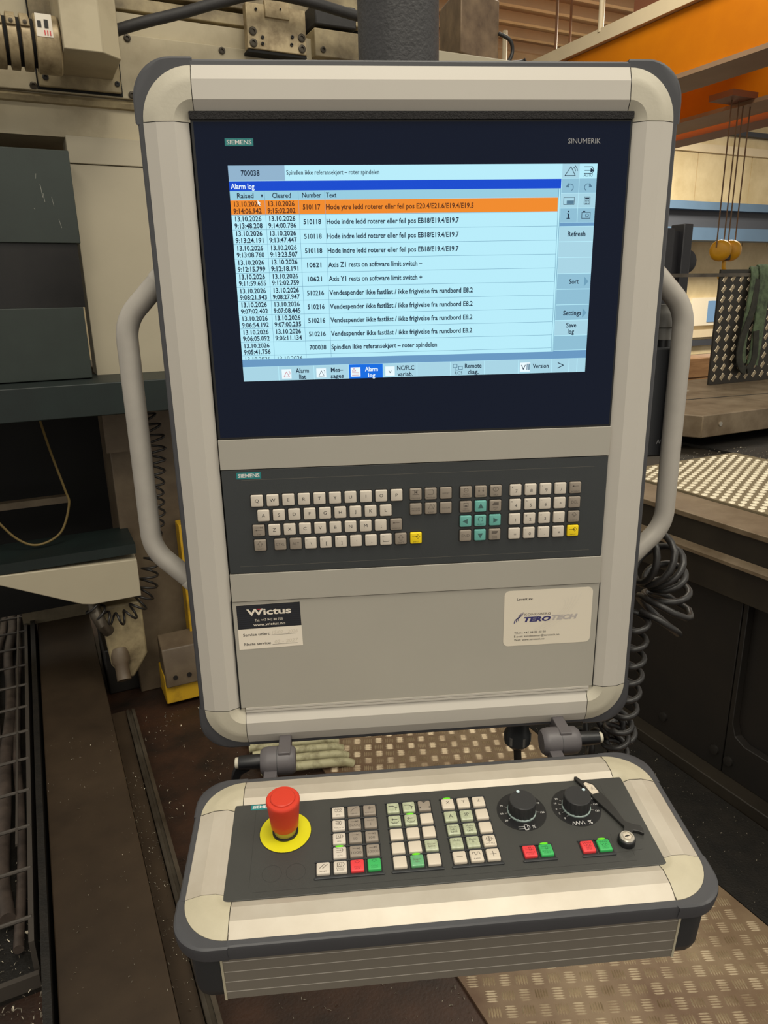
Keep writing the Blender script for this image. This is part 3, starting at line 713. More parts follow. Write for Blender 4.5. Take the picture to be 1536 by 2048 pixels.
LEDM = mesh('indicator_light', MB().lathe([(.0032, 0), (.0030, .0009), (.0016, .0016), (.0001, .0018)], (0, 0, 0), (0, 0, 1), 12), 60); LEDM.materials.append(MATS['led'])
MH = 4.2
def mkey(u, v, kind, draw=None, inkm='ink_dim', led=False):
    k = key(E5, u, v, kind, 14.7, MH, 'push_key')
    obj('key_well', None, None, k, me=WELL2); obj('key_ridge', None, None, k, me=RID, loc=Vector(P(0, -9.7, 0)))
    if draw:
        q = Ink(MH + .06); draw(q)
        if q.v: q.done('legend', inkm, k)
    if led:
        l = obj('indicator_light', None, None, k, me=LEDM, loc=Vector(P(0, -9.7, 1.9))); l.scale = (1.5, .36, .8)
    return k
def step(s):
    def f(q): q.line([(-4, -3), (2.6, -3)], .5); q.poly([(3.4, -3), (1.2, -4.2), (1.2, -1.8)]); q.rect(3.6, 4.2, -4.6, -1.4); q.text(s, 0, 4.2, 3.4, None if len(s) < 4 else 11.5, 'c', sx=1.1)
    return f
def zig(q): q.line([(-5 + 1.25 * k, -5 + (k % 2) * 2) for k in range(9)], .5); q.line([(-4 + 1.6 * k, -1.6 + (k % 2) * 2.4) for k in range(6)], .5)
def arcs(q): q.arc(3, 3, 6.6, 190, 260, .6, 8); q.line([(1.6, -4.4), (4.2, -3.4)], .5)
def box_in(q): q.line([(-3.4, -5.2), (2.4, -5.2), (3.8, -2.6), (2.4, .2), (-3.4, .2)], .6); q.line([(-3.4, -2.5), (1, -2.5)], .6); q.poly([(2.2, -2.5), (.2, -3.6), (.2, -1.4)])
def box_a(q): q.frame(-3.6, 2, -5, .2, .6); q.text('A', -.8, -.9, 2.8, None, 'c'); q.line([(3, -5), (4.4, -2.4), (3, .2)], .6)
def slashes(q): q.line([(-4, .4), (1, -4.4)], .7); q.line([(-.6, .8), (4.4, -4)], .7)
def refpt(q): q.line([(-4.4, -2), (4.4, -2)], .5); q.line([(0, -5), (0, -.4)], .5); q.arc(0, -2, 1.5, 0, 360, .5, 10)
def cyc(q): q.line([(-2.6, -4.2), (0, -6), (2.6, -4.2), (0, -2.4)], .5, True)
cols1 = (124.3, 143.0, 161.8); rws = (25.3, 44.8, 64.4, 83.8, 102.8)
mkey(cols1[0], rws[0], 'white', word('JOG', top=zig)); mkey(cols1[1], rws[0], 'grey', word('REPOS', top=arcs)); mkey(cols1[2], rws[0], 'grey', word('REF.POINT', top=refpt))
mkey(cols1[0], rws[1], 'white', word('TEACH IN', top=box_in)); mkey(cols1[1], rws[1], 'grey', step('[VAR]')); mkey(cols1[2], rws[1], 'grey', step('1'))
mkey(cols1[0], rws[2], 'white', word('MDA', top=box_a)); mkey(cols1[1], rws[2], 'grey', step('10')); mkey(cols1[2], rws[2], 'grey', step('100'))
mkey(cols1[0], rws[3], 'white', word('AUTO', top=box_in), led=True); mkey(cols1[1], rws[3], 'grey', step('1000')); mkey(cols1[2], rws[3], 'grey', step('10000'))
mkey(105.6, rws[4], 'white', word('RESET', top=slashes)); mkey(cols1[0], rws[4], 'white', word('SINGLE', 'BLOCK', top=box_a))
mkey(cols1[1], rws[4], 'red', word('CYCLE', 'STOP', top=cyc), 'ink_red'); mkey(cols1[2], rws[4], 'green', word('CYCLE', 'START', top=cyc), 'ink_green')
cols2 = (190.3, 209.4, 228.2)
def hook_(q): q.line([(-5, -2.4), (0, -2.2), (3, 0), (4.6, 1)], .9); q.line([(3.4, 1), (3, 4)], .6)
def fork_(q): q.line([(-4, -1.2), (3, -1.2)], .7); q.line([(-3, -3), (-1.4, -1.2), (-3, .6)], .6); q.arc(0, 0, 5, 20, 160, .4); q.text('Laas', 0, 4.4, 1.8, 5, 'c')
def corner_(q): q.poly([(-3, -6), (3, -6), (0, -3.8)]); q.poly([(-6, 1.6), (-6, 5), (-4.6, 3.4)]); q.poly([(6, 1.6), (6, 5), (4.6, 3.4)])
k2 = [[('clear', hook_), ('clear', hook_), ('grey', corner_)], [('clear', fork_), ('clear', fork_), ('white', None)], [('cream', None)] * 3,
      [('cream', None), ('cream', None), ('clear', lambda q: (q.text('Skruer', 0, 0, 2.4, 9, 'c'), q.text('fjernet', 0, 3, 2.4, 8, 'c')))],
      [('cream', None), ('clear_green', lambda q: (q.text('Skapet', 0, 0, 2.4, 8.6, 'c'), q.text('lys', 0, 3, 2.4, 4, 'c'))), ('cream', None)]]
for j in range(5):
    for i in range(3):
        kd, dr = k2[j][i]
        mkey(cols2[i], rws[j], 'cream' if kd == 'white' else kd, dr, 'ink' if kd == 'grey' or (kd == 'clear' and j < 2) else 'ink_dim', led=(j, i) in ((1, 1), (4, 1)))
cols3 = (257.0, 276.0, 294.8)
def lines(*ws):
    def f(q):
        for i, w_ in enumerate(ws): q.text(w_, 0, -2.0 + 3.4 * i, 2.5, None, 'c')
    return f
def target(q): q.arc(0, -1.6, 3.2, 0, 360, .6); q.line([(-4.6, -1.6), (4.6, -1.6)], .45); q.line([(0, -6), (0, 2.6)], .45); q.arc(0, -1.6, 1.4, 0, 360, .5, 8)
def rapid(q): q.line([(-5, -1.6), (-3.6, -4), (-2, -4), (-1, -.6), (.6, -.6), (1.6, -4), (3.2, -4), (4.4, -1)], .6)
k3 = [[('cream', letter('X', 4, .6)), ('cream', letter('Y', 4, .6)), ('cream', letter('Z', 4, .6))],
      [('clear', letter('A', 4.4, 2.4)), ('clear', letter('SP', 4.4, 1.6, 0, 1)), ('cream', None)],
      [('clear', lines('Hode', 'Indre', 'Ledd')), ('clear', lines('Hode', 'Ytre', 'Ledd')), ('cream', None)],
      [('clear', lines('Hode')), ('clear', lines('Hode', 'A')), ('cream', word('WCS MCS', top=target))],
      [('cream', lambda q: q.rect(-3.4, 3.4, -.3, .3)), ('cream', word('RAPID', top=rapid)), ('cream', lambda q: (q.rect(-3.6, 3.6, -.3, .3), q.rect(-.3, .3, -3.6, 3.6)))]]
for j in range(5):
    for i in range(3):
        kd, dr = k3[j][i]; mkey(cols3[i], rws[j], kd, dr, 'ink' if j < 4 and kd == 'clear' else 'ink_dim', led=(j, i) == (0, 0))
def chuck(q): q.line([(-5, -3.6), (5, -3.6)], .4); q.line([(-5, -1.6), (5, -1.6)], .4); q.frame(-.6, 2.2, -5, -.2, .5)
mkey(336.6, rws[4], 'red', word('SPINDLE', 'STOP', top=chuck), 'ink_red'); mkey(355.3, rws[4], 'green', word('SPINDLE', 'START', top=chuck), 'ink_green', True)
mkey(403.4, rws[4], 'red', word('FEED', 'STOP', top=zig), 'ink_red'); mkey(422.4, rws[4], 'green', word('FEED', 'START', top=zig), 'ink_green', True)
for u0, u1 in ((95.4, 172.6), (180, 238.4), (246.6, 305), (326.4, 365.4), (393.4, 432.4)):
    obj('key_ridge', MB().prism(rrect(u0, u1, 112.6, 115.4, 1.2, 3), -.5, 2.4, P), 'trim_dark', E5, bevel=.0006)
# emergency stop
es = obj('emergency_stop', MB().lathe([(.0295, 0), (.0295, .0007), (.0150, .0008)], P(62.4, 46, .6), (0, 0, 1), 48), 'disc_yellow', E5)
obj('disc_rim', MB().lathe([(.0302, 0), (.0302, .0003)], P(62.4, 46, .6), (0, 0, 1), 48), 'disc_rim', es)
obj('collar', MB().lathe([(.0150, 0), (.0150, .0024), (.0136, .0028)], P(62.4, 46, .6), (0, 0, 1), 40), 'disc_rim', es)
obj('stem', MB().lathe([(.0128, 0), (.0132, .016)], P(62.4, 46, 1.0), (0, 0, 1), 32), 'stem_brass', es)
capo = obj('mushroom_cap', MB().lathe([(.0150, 0), (.0159, .0012), (.0166, .010), (.0184, .030), (.0194, .0365), (.0192, .0385), (.0182, .0398), (.0140, .0402), (.0138, .0412), (.0129, .0420), (.006, .0424), (.0001, .0424)], P(62.4, 46, 12), (0, 0, 1), 56), 'estop_red', es, smooth=34)
obj('cap_groove', MB().lathe([(.0139, 0), (.0143, .0003), (.0137, .0004)], P(62.4, 46, 52.1), (0, 0, 1), 48), 'estop_groove', capo)
# override dials
def dial(u, v, marks, sym, ang):
    dk = obj('override_dial', MB().lathe([(.0295, 0), (.0295, .0003), (.0001, .0004)], P(u, v, .6), (0, 0, 1), 48), 'black_plastic', E5, smooth=30)
    q = Ink(1.05); q.arc(u, v, 29.2, 0, 360, .3, 40); q.done('dial_ring', 'face_line_dark', dk)
    q = Ink(1.1)
    for a, s_ in marks:
        c_, sn = math.cos(math.radians(a)), math.sin(math.radians(a))
        q.text(s_, u + 24.6 * c_, v + 24.6 * sn + 1.2, 2.5, None, 'c'); q.line([(u + 17.4 * c_, v + 17.4 * sn), (u + 20.6 * c_, v + 20.6 * sn)], .3)
    sym(q); q.done('dial_lettering', 'ink_white', dk)
    obj('knob_ring', MB().lathe([(.0172, 0), (.0172, .0014), (.0160, .0018)], P(u, v, 1.0), (0, 0, 1), 40), 'knob_ring', dk)
    rings = []
    for r, h in ((16.2, 2.6), (16.2, 16.5), (15.7, 18.6), (14.9, 19.4)):
        ring = []
        for k in range(72):
            a = 2 * PI * k / 72; rr = r - (.75 if (k % 4 == 0 and h < 18) else 0)
            ring.append(P(u + rr * math.cos(a), v + rr * math.sin(a), h))
        rings.append(ring)
    kb = obj('knob', MB().loft(rings), 'knob', dk, smooth=30)
    a = math.radians(ang)
    obj('pointer_dot', MB().lathe([(.0021, 0), (.0019, .0005), (.0001, .0006)], P(u + 13 * math.cos(a), v + 13 * math.sin(a), 19.3), (0, 0, 1), 14), 'dot', kb)
def sym1(q): q.line([(333.5, 66.2), (341, 66.2)], .5); q.line([(333.5, 69.2), (341, 69.2)], .5); q.frame(340.4, 344.6, 63.6, 71.6, .6); q.line([(345.4, 64.4), (346.8, 67.6), (345.4, 70.8)], .5); q.text('%', 351.8, 69.4, 4.4, None, 'c')
def sym2(q): q.line([(397.6 + 1.9 * k, 69.6 - (k % 2) * 5) for k in range(9)], .55); q.text('%', 419.4, 69.6, 5.4, None, 'c')
dial(343.4, 43, [(150, '50'), (176, '60'), (205, '70'), (-25, '110'), (10, '120')], sym1, -100)
dial(410.5, 43, [(140, '0'), (160, '2'), (178, '6'), (198, '10'), (216, '30'), (-26, '100'), (-4, '110'), (20, '120')], sym2, -38)
# key switch
ksw = obj('key_switch', MB().lathe([(.0098, 0), (.0098, .006), (.0092, .0075), (.0086, .0080)], P(449.6, 99.4, .6), (0, 0, 1), 32), 'black_plastic', E5)
cy_ = obj('lock_cylinder', MB().lathe([(.0082, 0), (.0082, .0014), (.0074, .0022), (.0060, .0022), (.0058, .0014), (.0001, .0014)], P(449.6, 99.4, 8.4), (0, 0, 1), 32), 'chrome', ksw, smooth=20)
obj('lock_face', MB().lathe([(.0046, 0), (.0044, .0010), (.0001, .0011)], P(449.6, 99.4, 9.8), (0, 0, 1), 24), 'tag', cy_, smooth=20)
obj('keyhole', MB().prism([(446.6, 99.6), (449.4, 98.6), (452.4, 98.6), (452.4, 99.6), (449.8, 100.4), (446.6, 100.6)], 10.6, 11.1, P), 'bolt_dark', cy_, smooth=0)
q = Ink(.7); q.line([(436, 86), (432, 112), (464, 110)], .35); q.done('print_line', 'face_line_dark', E5)

# ------------------------------------------------------------------ wrench lying on the console
wo = [(422.8, -1.7), (425.9, -2.0), (430.4, 4.8), (442.0, 11.2), (446.5, 25.0), (451.6, 39.0), (455.3, 55.4), (456.8, 65.3), (458.2, 73.1), (465.3, 78.0), (473.4, 80.7), (474.8, 86.0), (473.4, 92.7), (468.2, 89.0), (462.3, 87.0), (458.7, 92.7), (460.6, 99.2), (454.2, 97.3), (450.8, 91.9), (451.9, 84.7), (454.5, 80.3), (445.6, 58.4), (437.9, 41.7), (433.1, 28.9), (427.7, 12.5), (422.5, 0.1)]
wr = obj('wrench', MB().prism(wo, 1.2, 5.0, P), 'wrench', bevel=.0006, smooth=30); wr.matrix_world = CONS
tag(wr, 'flat dark open-ended wrench with a pale tag lying beside the right dial', 'wrench')
obj('tag', MB().prism([(430.2, 11.7), (433.5, 9.4), (441.2, 14.9), (444.3, 27.3), (435.0, 29.5)], 5.0, 5.5, P), 'tag', wr, smooth=0)

# ------------------------------------------------------------------ hinge clamps between housing and console
def hinge(u0, u1, side, label):
    e = empty('hinge_clamp', label, 'hinge', PANEL, 'hinge clamps under the pendant'); h = 30; v = 728
    um = (u0 + u1) / 2
    obj('barrel', MB().lathe([(.0150, 0), (.0182, .004), (.0190, .010), (.0190, (u1 - u0) * .001 - .010), (.0182, (u1 - u0) * .001 - .004), (.0150, (u1 - u0) * .001)], P(u0, v, h), (1, 0, 0), 32), 'hinge', e)
    obj('barrel_joint', MB().lathe([(.0191, 0), (.0192, .0006)], P(um - 1, v, h), (1, 0, 0), 32), 'trim_dark', e)
    a = um + 1 if side < 0 else um - 3; b = um - 18 if side < 0 else um - 20
    obj('mount_tab', MB().prism([(a, 708.5), (a + 16, 708.5), (a + 16, 728), (a, 728)], -8, 41, P), 'hinge', e, bevel=.001)
    obj('mount_tab', MB().prism([(b, 730), (b + 17, 730), (b + 17, 745), (b, 745)], 30, 68, P), 'hinge', e, bevel=.001)
    x0 = u0 if side < 0 else u1
    lv = obj('clamp_lever', MB().lathe([(.0095, 0), (.0098, .004), (.0092, .027), (.0086, .029)], P(x0, v - 1, h), (side, 0, 0), 24), 'black_plastic', e)
    if side < 0:
        pts = [(x0 - 30, 722), (x0 - 18, 722), (x0 - 14, 738), (x0 - 26, 744), (x0 - 31, 754), (x0 - 33, 775), (x0 - 45, 775), (x0 - 40, 745)]
        obj('lever_arm', MB().prism(pts, 22, 34, P), 'black_plastic', lv, bevel=.002)
    obj('clamp_pin', MB().lathe([(.0072, 0), (.0072, .004), (.0060, .005)], P(x0 + side * 29, v - 1, h), (side, 0, 0), 20), 'cap', e)
hinge(-12, 34, -1, 'grey barrel hinge clamp with a black lever below the housing, above the red stop button')
hinge(369, 421, 1, 'grey barrel hinge clamp with a black grip below the housing, above the two dials')
# cable gland under the housing
gn = Matrix.Translation((.362, .06, 1.6876 - .722))
ge = empty('cable_gland', 'dark cable gland hanging under the housing near the right hinge clamp', 'cable gland', gn)
obj('gland_body', MB().lathe([(.022, 0), (.022, -.012), (.016, -.014), (.017, -.045), (.0195, -.05), (.0195, -.066), (.012, -.074)], (0, 0, 0), (0, 0, 1), 20), 'trim_dark', ge)
obj('gland_nut', MB().lathe([(.0205, -.050), (.0205, -.064)], (0, 0, 0), (0, 0, 1), 6), 'unit_grey', ge, smooth=0)
obj('gland_cable', MB().tube([(0, 0, -.07), (.002, .0, -.10), (.012, .01, -.14)], .006, 10), 'cable_black', ge)

# ------------------------------------------------------------------ hand-held unit and coiled cords behind the right edge
hu = empty('handheld_unit', 'dark hand-held control box with grey connector hanging behind the right edge of the pendant', 'hand control', PANEL)
obj('body', MB().prism(rrect(508, 548, 208, 352, 6, 3), -88, -50, P), 'unit_dark', hu, bevel=.003)
obj('connector', MB().lathe([(.0105, 0), (.0105, .022), (.0125, .024), (.0125, .040), (.0105, .043), (.0090, .052)], P(538, 207, -68), (0, 1, 0), 20), 'unit_grey', hu)
obj('strain_relief', MB().lathe([(.011, 0), (.010, .022)], P(538, 210, -68), (0, 1, 0), 20), 'black_plastic', hu)
q = Ink(-49.7); q.poly([(541.0, 262), (543.2, 282), (538.8, 282)]); q.text('5', 541, 292, 4, None, 'c'); q.line([(533 + 2 * k, 334 - (k % 2) * 6) for k in range(5)], .7); q.done('print', 'ink_grey', hu)
def cord(name, pts, r, mt, label, cat='cable', seg=8, group=None):
    o = obj(name, MB().tube(pts, r, seg), mt, smooth=60, fix=False); return tag(o, label, cat, group)
def PW(u, v, n): return PANEL @ Vector(P(u, v, -n))
bundle = coil([PW(538, 507, 85), PW(566, 518, 90), PW(590, 548, 95), PW(594, 588, 95), PW(574, 616, 90)], lambda s: .033 + .007 * math.sin(s * 9), 6.5, 18, .6)
cord('coiled_cord', bundle, .0052, 'cable_black', 'black coiled cord bunched in loops below the right grip', seg=10)
down = coil([PW(536, 585, 70), PW(535, 640, 70), PW(534, 700, 72), PW(532, 760, 75), PW(526, 800, 80), PW(530, 860, 85)], .0185, 9.5, 16, 0)
cord('coiled_cord', down, .0045, 'cable_black', 'black spiral cord running down behind the right edge of the housing', seg=10)
loops = coil([PW(470, 800, 110), PW(500, 806, 110), PW(540, 800, 112), PW(548, 830, 112), PW(505, 838, 112), PW(475, 830, 110)], .020, 6, 16, 0)
cord('coiled_cord', loops, .0048, 'cable_black', 'tangle of black cord loops between housing and console at right', seg=10)

# ------------------------------------------------------------------ left machine: gantry column
def bolt(T, b, z, a, r=.010, d=.004, parent=None, mt='bolt_dark'):
    o = T.part('bolt', MB().lathe([(r, 0), (r, d), (r * .82, d + .001), (r * .5, d + .001), (r * .48, d * .3), (.0001, d * .3)], (b, a, z), (0, -1, 0), 16), mt, parent)
    return o
G = Thing('gantry_column', 'large worn beige machine column with bolted cover plates behind the pendant', 'machine column', (.6, 3.1, 0))
G.part('column_body', BX(-.9, 1.50, 2.76, 3.6, 2.063, 2.44), 'beige')
G.part('side_panel', BX(.208, 1.35, 2.74, 2.9, 1.984, 2.066), 'beige_clean', bevel=.002)
G.part('side_panel', BX(.208, 1.35, 2.745, 2.9, 1.30, 1.9825), 'beige_clean', bevel=.002)
G.part('ledge', MB().prism([(2.76, 2.155), (2.748, 2.158), (2.742, 2.172), (2.75, 2.182), (2.76, 2.184)], -.6, 1.3, lambda a, z, b: (b, a, z)), 'beige_worn')
cp = G.part('cover_plate', BX(-.5, 1.055, 2.738, 2.762, 2.186, 2.374), 'beige', bevel=.003)
for b, z in ((.433, 2.362), (.135, 2.199), (.429, 2.198), (.741, 2.360)): bolt(G, b, z, 2.738, .011, parent=cp, mt='bolt')
bolt(G, 1.105, 2.398, 2.72, .010, mt='bolt')
G.part('guide_block', BX(1.075, 1.50, 2.72, 2.9, 2.376, 2.465), 'beige_worn', bevel=.004)
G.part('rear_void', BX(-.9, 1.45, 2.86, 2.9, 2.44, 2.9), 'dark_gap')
G.part('upper_rail', BX(-.9, 1.05, 2.80, 2.87, 2.462, 2.50), 'beige_worn', bevel=.003)
G.part('upper_beam', BX(-.9, 1.42, 2.82, 3.4, 2.52, 3.2), 'beige_worn', bevel=.004)
G.part('right_arm', BX(1.30, 2.35, 2.80, 3.5, 2.1, 2.476), 'beige_clean', bevel=.004)
G.part('slide_block', BX(1.08, 1.24, 2.72, 2.86, 2.475, 2.545), 'hose', bevel=.006)
G.part('lower_leg', BX(.22, .60, 2.80, 3.5, .0, 1.30), 'post_brown', bevel=.004)
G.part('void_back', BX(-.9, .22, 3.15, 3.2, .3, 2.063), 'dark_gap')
# bolted bracket plate
K = Thing('bracket_plate', 'square oily steel bracket plate with bolt holes on the beige column', 'plate', (.92, 2.70, 2.36))
bp_ = K.part('plate', BX(.816, 1.028, 2.68, 2.716, 2.361, 2.497), 'steel_plate', bevel=.003)
K.part('insert', BX(.881, .967, 2.672, 2.69, 2.458, 2.51), 'steel_plate', bevel=.002)
K.part('plate_edge', BX(.818, 1.028, 2.684, 2.736, 2.352, 2.360), 'dark_gap')
for b, z, r in ((.836, 2.413, .013), (.836, 2.378, .013), (1.010, 2.412, .013), (1.010, 2.379, .013), (.869, 2.398, .0055), (.868, 2.379, .0055), (.976, 2.411, .0055), (.972, 2.387, .0055), (.851, 2.478, .0045), (.935, 2.486, .003)):
    bolt(K, b, z, 2.68 if z < 2.48 or b < .88 else 2.672, r, mt='bolt' if r > .01 else 'bolt_dark')
hz = spline([M(.36, 2.62, 2.335), M(.46, 2.60, 2.368), M(.58, 2.60, 2.408), M(.71, 2.60, 2.455), M(.85, 2.60, 2.497), M(1.0, 2.60, 2.497), M(1.19, 2.60, 2.477), M(1.5, 2.62, 2.46)], 8)
cord('hose', hz, .0165, 'hose', 'thick dark ribbed hose sagging across the top of the beige column', 'hose', 14)
# head box with base plate
HB = Thing('cover_box', 'beige chamfered cover box bolted at the top left of the column', 'machine cover', (.29, 2.6, 2.2))
HB.part('shell', MB().prism([(.213, 2.45), (.318, 2.45), (.372, 2.50), (.372, 2.735), (.213, 2.735)], 2.232, 2.9, lambda b, a, z: (b, a, z)), 'beige', bevel=.003)
HB.part('base_plate', BX(.150, .396, 2.720, 2.733, 2.196, 2.9), 'beige_worn', bevel=.004)
HB.part('base_shadow_gap', BX(.146, .400, 2.733, 2.7375, 2.190, 2.9), 'dark_gap')
bolt(HB, .172, 2.222, 2.720, .009); bolt(HB, .384, 2.222, 2.720, .008)
# ringed spindle unit
RU = Thing('clamp_ring_stack', 'row of greasy metal clamp rings on a shaft beside the cover box', 'machine part', (.07, 2.52, 2.2))
RU.part('shaft', MB().lathe([(.060, 0), (.060, .36)], (-.15, 2.55, 2.262), (1, 0, 0), 28), 'dark_gap')
for b in (-.065, -.03, .005, .040, .075, .110):
    rg = RU.part('clamp_ring', MB().lathe([(.064, 0), (.071, .002), (.071, .024), (.064, .026)], (b, 2.55, 2.262), (1, 0, 0), 32), 'steel_plate')
    RU.part('screw_lug', BX(b + .001, b + .025, 2.476, 2.486, 2.284, 2.302), 'steel_plate', rg, bevel=.0015)
    RU.part('screw', MB().lathe([(.0055, 0), (.0055, .004), (.003, .0045)], (b + .013, 2.477, 2.293), (0, -1, 0), 12), 'bolt', rg)
ed = RU.part('end_housing', MB().lathe([(.069, 0), (.0745, .003), (.0745, .062), (.070, .066)], (.145, 2.55, 2.262), (1, 0, 0), 36), 'steel_plate')
RU.part('label_plate', BX(.150, .192, 2.4745, 2.4775, 2.262, 2.318), 'sticker_white', ed)
RU.part('label_mark', BX(.154, .164, 2.473, 2.4748, 2.284, 2.300), 'bolt_dark', ed); RU.part('label_mark', BX(.172, .182, 2.472, 2.4748, 2.284, 2.304), 'bolt_dark', ed)
for k in range(3): RU.part('label_mark', BX(.170 + .007 * k, .1725 + .007 * k, 2.473, 2.4748, 2.266, 2.278), 'sticker_red', ed)

# green machine door with gloss band, shelf, skirt fairing
DR = Thing('machine_door', 'dark green sheet-metal door with a black band at the far left', 'machine door', (-.1, 2.65, 1.30))
DR.part('upper_panel', BX(-.6, .202, 2.62, 2.70, 1.730, 2.000), 'green_paint', bevel=.002)
DR.part('band', BX(-.6, .192, 2.634, 2.69, 1.534, 1.730), 'black_gloss')
DR.part('lower_panel', BX(-.6, .184, 2.62, 2.70, 1.305, 1.534), 'green_paint', bevel=.002)
q = MB()
for (b0, z0, b1, z1, w_) in ((.10, 1.93, .097, 1.915, .001), (.107, 1.90, .110, 1.862, .0014), (.112, 1.875, .114, 1.85, .0012), (.135, 1.865, .138, 1.84, .001), (.147, 1.80, .152, 1.775, .001), (.08, 1.83, .082, 1.828, .002)):
    q.add([(b0, 2.6193, z0), (b0 + w_, 2.6193, z0), (b1 + w_, 2.6193, z1), (b1, 2.6193, z1)], [(0, 1, 2, 3)])
DR.part('paint_scratches', q, 'scratch', smooth=0)
sh = mobj('machine_shelf', BX(-.7, .75, 2.46, 2.80, 1.198, 1.302), 'green_dark', (0, 2.6, 1.198), bevel=.003); tag(sh, 'long dark green steel ledge below the green door', 'machine ledge')
fr = mobj('skirt_fairing', MB().prism([(-.7, .674), (-.19, .674), (.246, .655), (.246, .512), (.08, .512), (.045, .520), (-.197, .640), (-.7, .665)], 2.58, 2.80, lambda b, z, a: (b, a, z)), 'beige_clean', (0, 2.6, .5), bevel=.003); tag(fr, 'tapered beige fairing low on the left machine above the cable tray', 'machine cover')
rb = mobj('skirt_lip', BX(-.7, .248, 2.585, 2.82, .676, .712), 'green_dark', (0, 2.6, .676)); tag(rb, 'dark green lip along the top of the tapered beige fairing', 'machine ledge')
vr = mobj('cross_tube', BX(-.7, .06, 2.94, 2.98, .806, .832), 'post_brown', (-.3, 2.95, .8)); tag(vr, 'thin brown cross tube in the dark recess under the ledge', 'tube')
yc = spline([M(.0, 2.6, 1.20), M(.02, 2.68, 1.061), M(.048, 2.7, .913), M(.053, 2.7, .857), (M(.012, 2.7, .76)), M(-.068, 2.7, .727), M(-.134, 2.7, .766), M(-.2, 2.7, .87)], 8)
cord('drop_cable', yc, .0042, 'yellow_cable', 'olive-yellow cable hanging in a loop below the green ledge', 'cable')
LC = coil([M(.348, 2.70, 1.17), M(.372, 2.68, 1.06), M(.365, 2.66, .95), M(.345, 2.66, .86), M(.335, 2.66, .76), M(.30, 2.66, .60), M(.27, 2.64, .50), M(.20, 2.62, .43), M(.12, 2.62, .43), M(.075, 2.62, .50)], lambda s: .029 + .005 * math.sin(20 * s), 24, 12, 0)
cord('spiral_cord', LC, .0044, 'cable_black', 'dark spiral cord hanging down the brown leg of the column', 'cable')
bc = mobj('leg_box', BX(.205, .29, 2.74, 2.80, 1.02, 1.19), 'post_brown', (.24, 2.75, 1.02)); tag(bc, 'small brown junction box under the ledge behind the left grip', 'box')
# foot with yellow guard
FT = Thing('column_foot', 'grimy beige cast foot of the column with pipe fitting beside the long beam', 'machine foot', (.18, 2.7, 0))
FT.part('casting', MB().prism([(.10, .46), (.25, .46), (.25, .24), (.225, .20), (.19, .15), (.15, .16), (.115, .22)], 2.66, 2.80, lambda b, z, a: (b, a, z)), 'beige_worn', bevel=.008)
FT.part('fitting', MB().lathe([(.034, 0), (.034, .05), (.026, .06), (.026, .12)], (.15, 2.68, .27), (0, -.6, -.8), 16), 'post_brown')
FT.part('pipe', MB().tube([(.08, 2.66, .52), (.085, 2.62, .46), (.10, 2.60, .42), (.12, 2.62, .38)], .022, 12), 'rail_steel')
FT.part('base', BX(.10, .30, 2.84, 3.2, 0, .20), 'bed_dark', bevel=.006)  # near-black colour stands in for the unlit void behind the foot
YG = Thing('yellow_guard', 'yellow painted wiper guard at the foot of the column', 'guard', (.36, 2.7, 0))
YG.part('strip', BX(.424, .50, 2.70, 2.78, .14, .72), 'yellow_paint', bevel=.003)
YG.part('base_plate', BX(.295, .52, 2.62, 2.76, .02, .14), 'yellow_paint', bevel=.004)
wb = YG.part('wiper_block', MB().prism([(2.60, .10), (2.60, .17), (2.63, .25), (2.72, .28), (2.72, .10)], .298, .45, lambda a, z, b: (b, a, z)), 'post_brown', bevel=.004)
for b in (.335, .388): YG.part('bolt', MB().lathe([(.009, 0), (.009, .004)], (b, 2.60, .14), (0, -1, 0), 12), 'bolt_dark', wb)

# ------------------------------------------------------------------ long beam, rail and cable tray on the left floor
bm_ = mobj('bed_beam', BX(-.142, .083, .2, 3.6, 0, .12), 'steel_beam', (0, 1.9, 0), bevel=.003); tag(bm_, 'wide flat brown steel beam running away along the left floor', 'beam')
gt = mobj('gutter_strip', BX(.088, .136, .2, 2.6, 0, .05), 'steel_beam', (.11, 1.8, 0)); tag(gt, 'narrow lower steel strip along the right side of the wide beam', 'strip')
rl = mobj('guide_rail', MB().prism([(.138, 0), (.138, .062), (.148, .066), (.148, .058), (.158, .058), (.158, .066), (.170, .062), (.172, 0)], .2, 2.58, lambda b, z, a: (b, a, z)), 'rail_steel', (.155, 1.6, 0), bevel=.001); tag(rl, 'thin grooved guide rail beside the narrow strip, next to the rusty floor', 'rail')
TR = Thing('cable_tray', 'dark wire-mesh cable tray along the far left floor', 'cable tray', (-.4, 2.8, 0))
TR.part('tray_pan', BX(-.85, -.185, 1.52, 4.4, .0, .012), 'grime_and_shade')
TR.part('side_rail', BX(-.196, -.184, 1.54, 4.4, .0, .13), 'tray_wire'); TR.part('end_edge', BX(-.85, -.185, 1.52, 1.534, 0, .05), 'tray_wire')
TR.part('side_rail', BX(-.225, -.219, 1.9, 4.4, .125, .133), 'tray_wire')
for k in range(14): TR.part('cross_wire', cyl((-.85, 1.62 + k * .175, .128), (1, 0, 0), .0055, .662, 8), 'tray_wire')
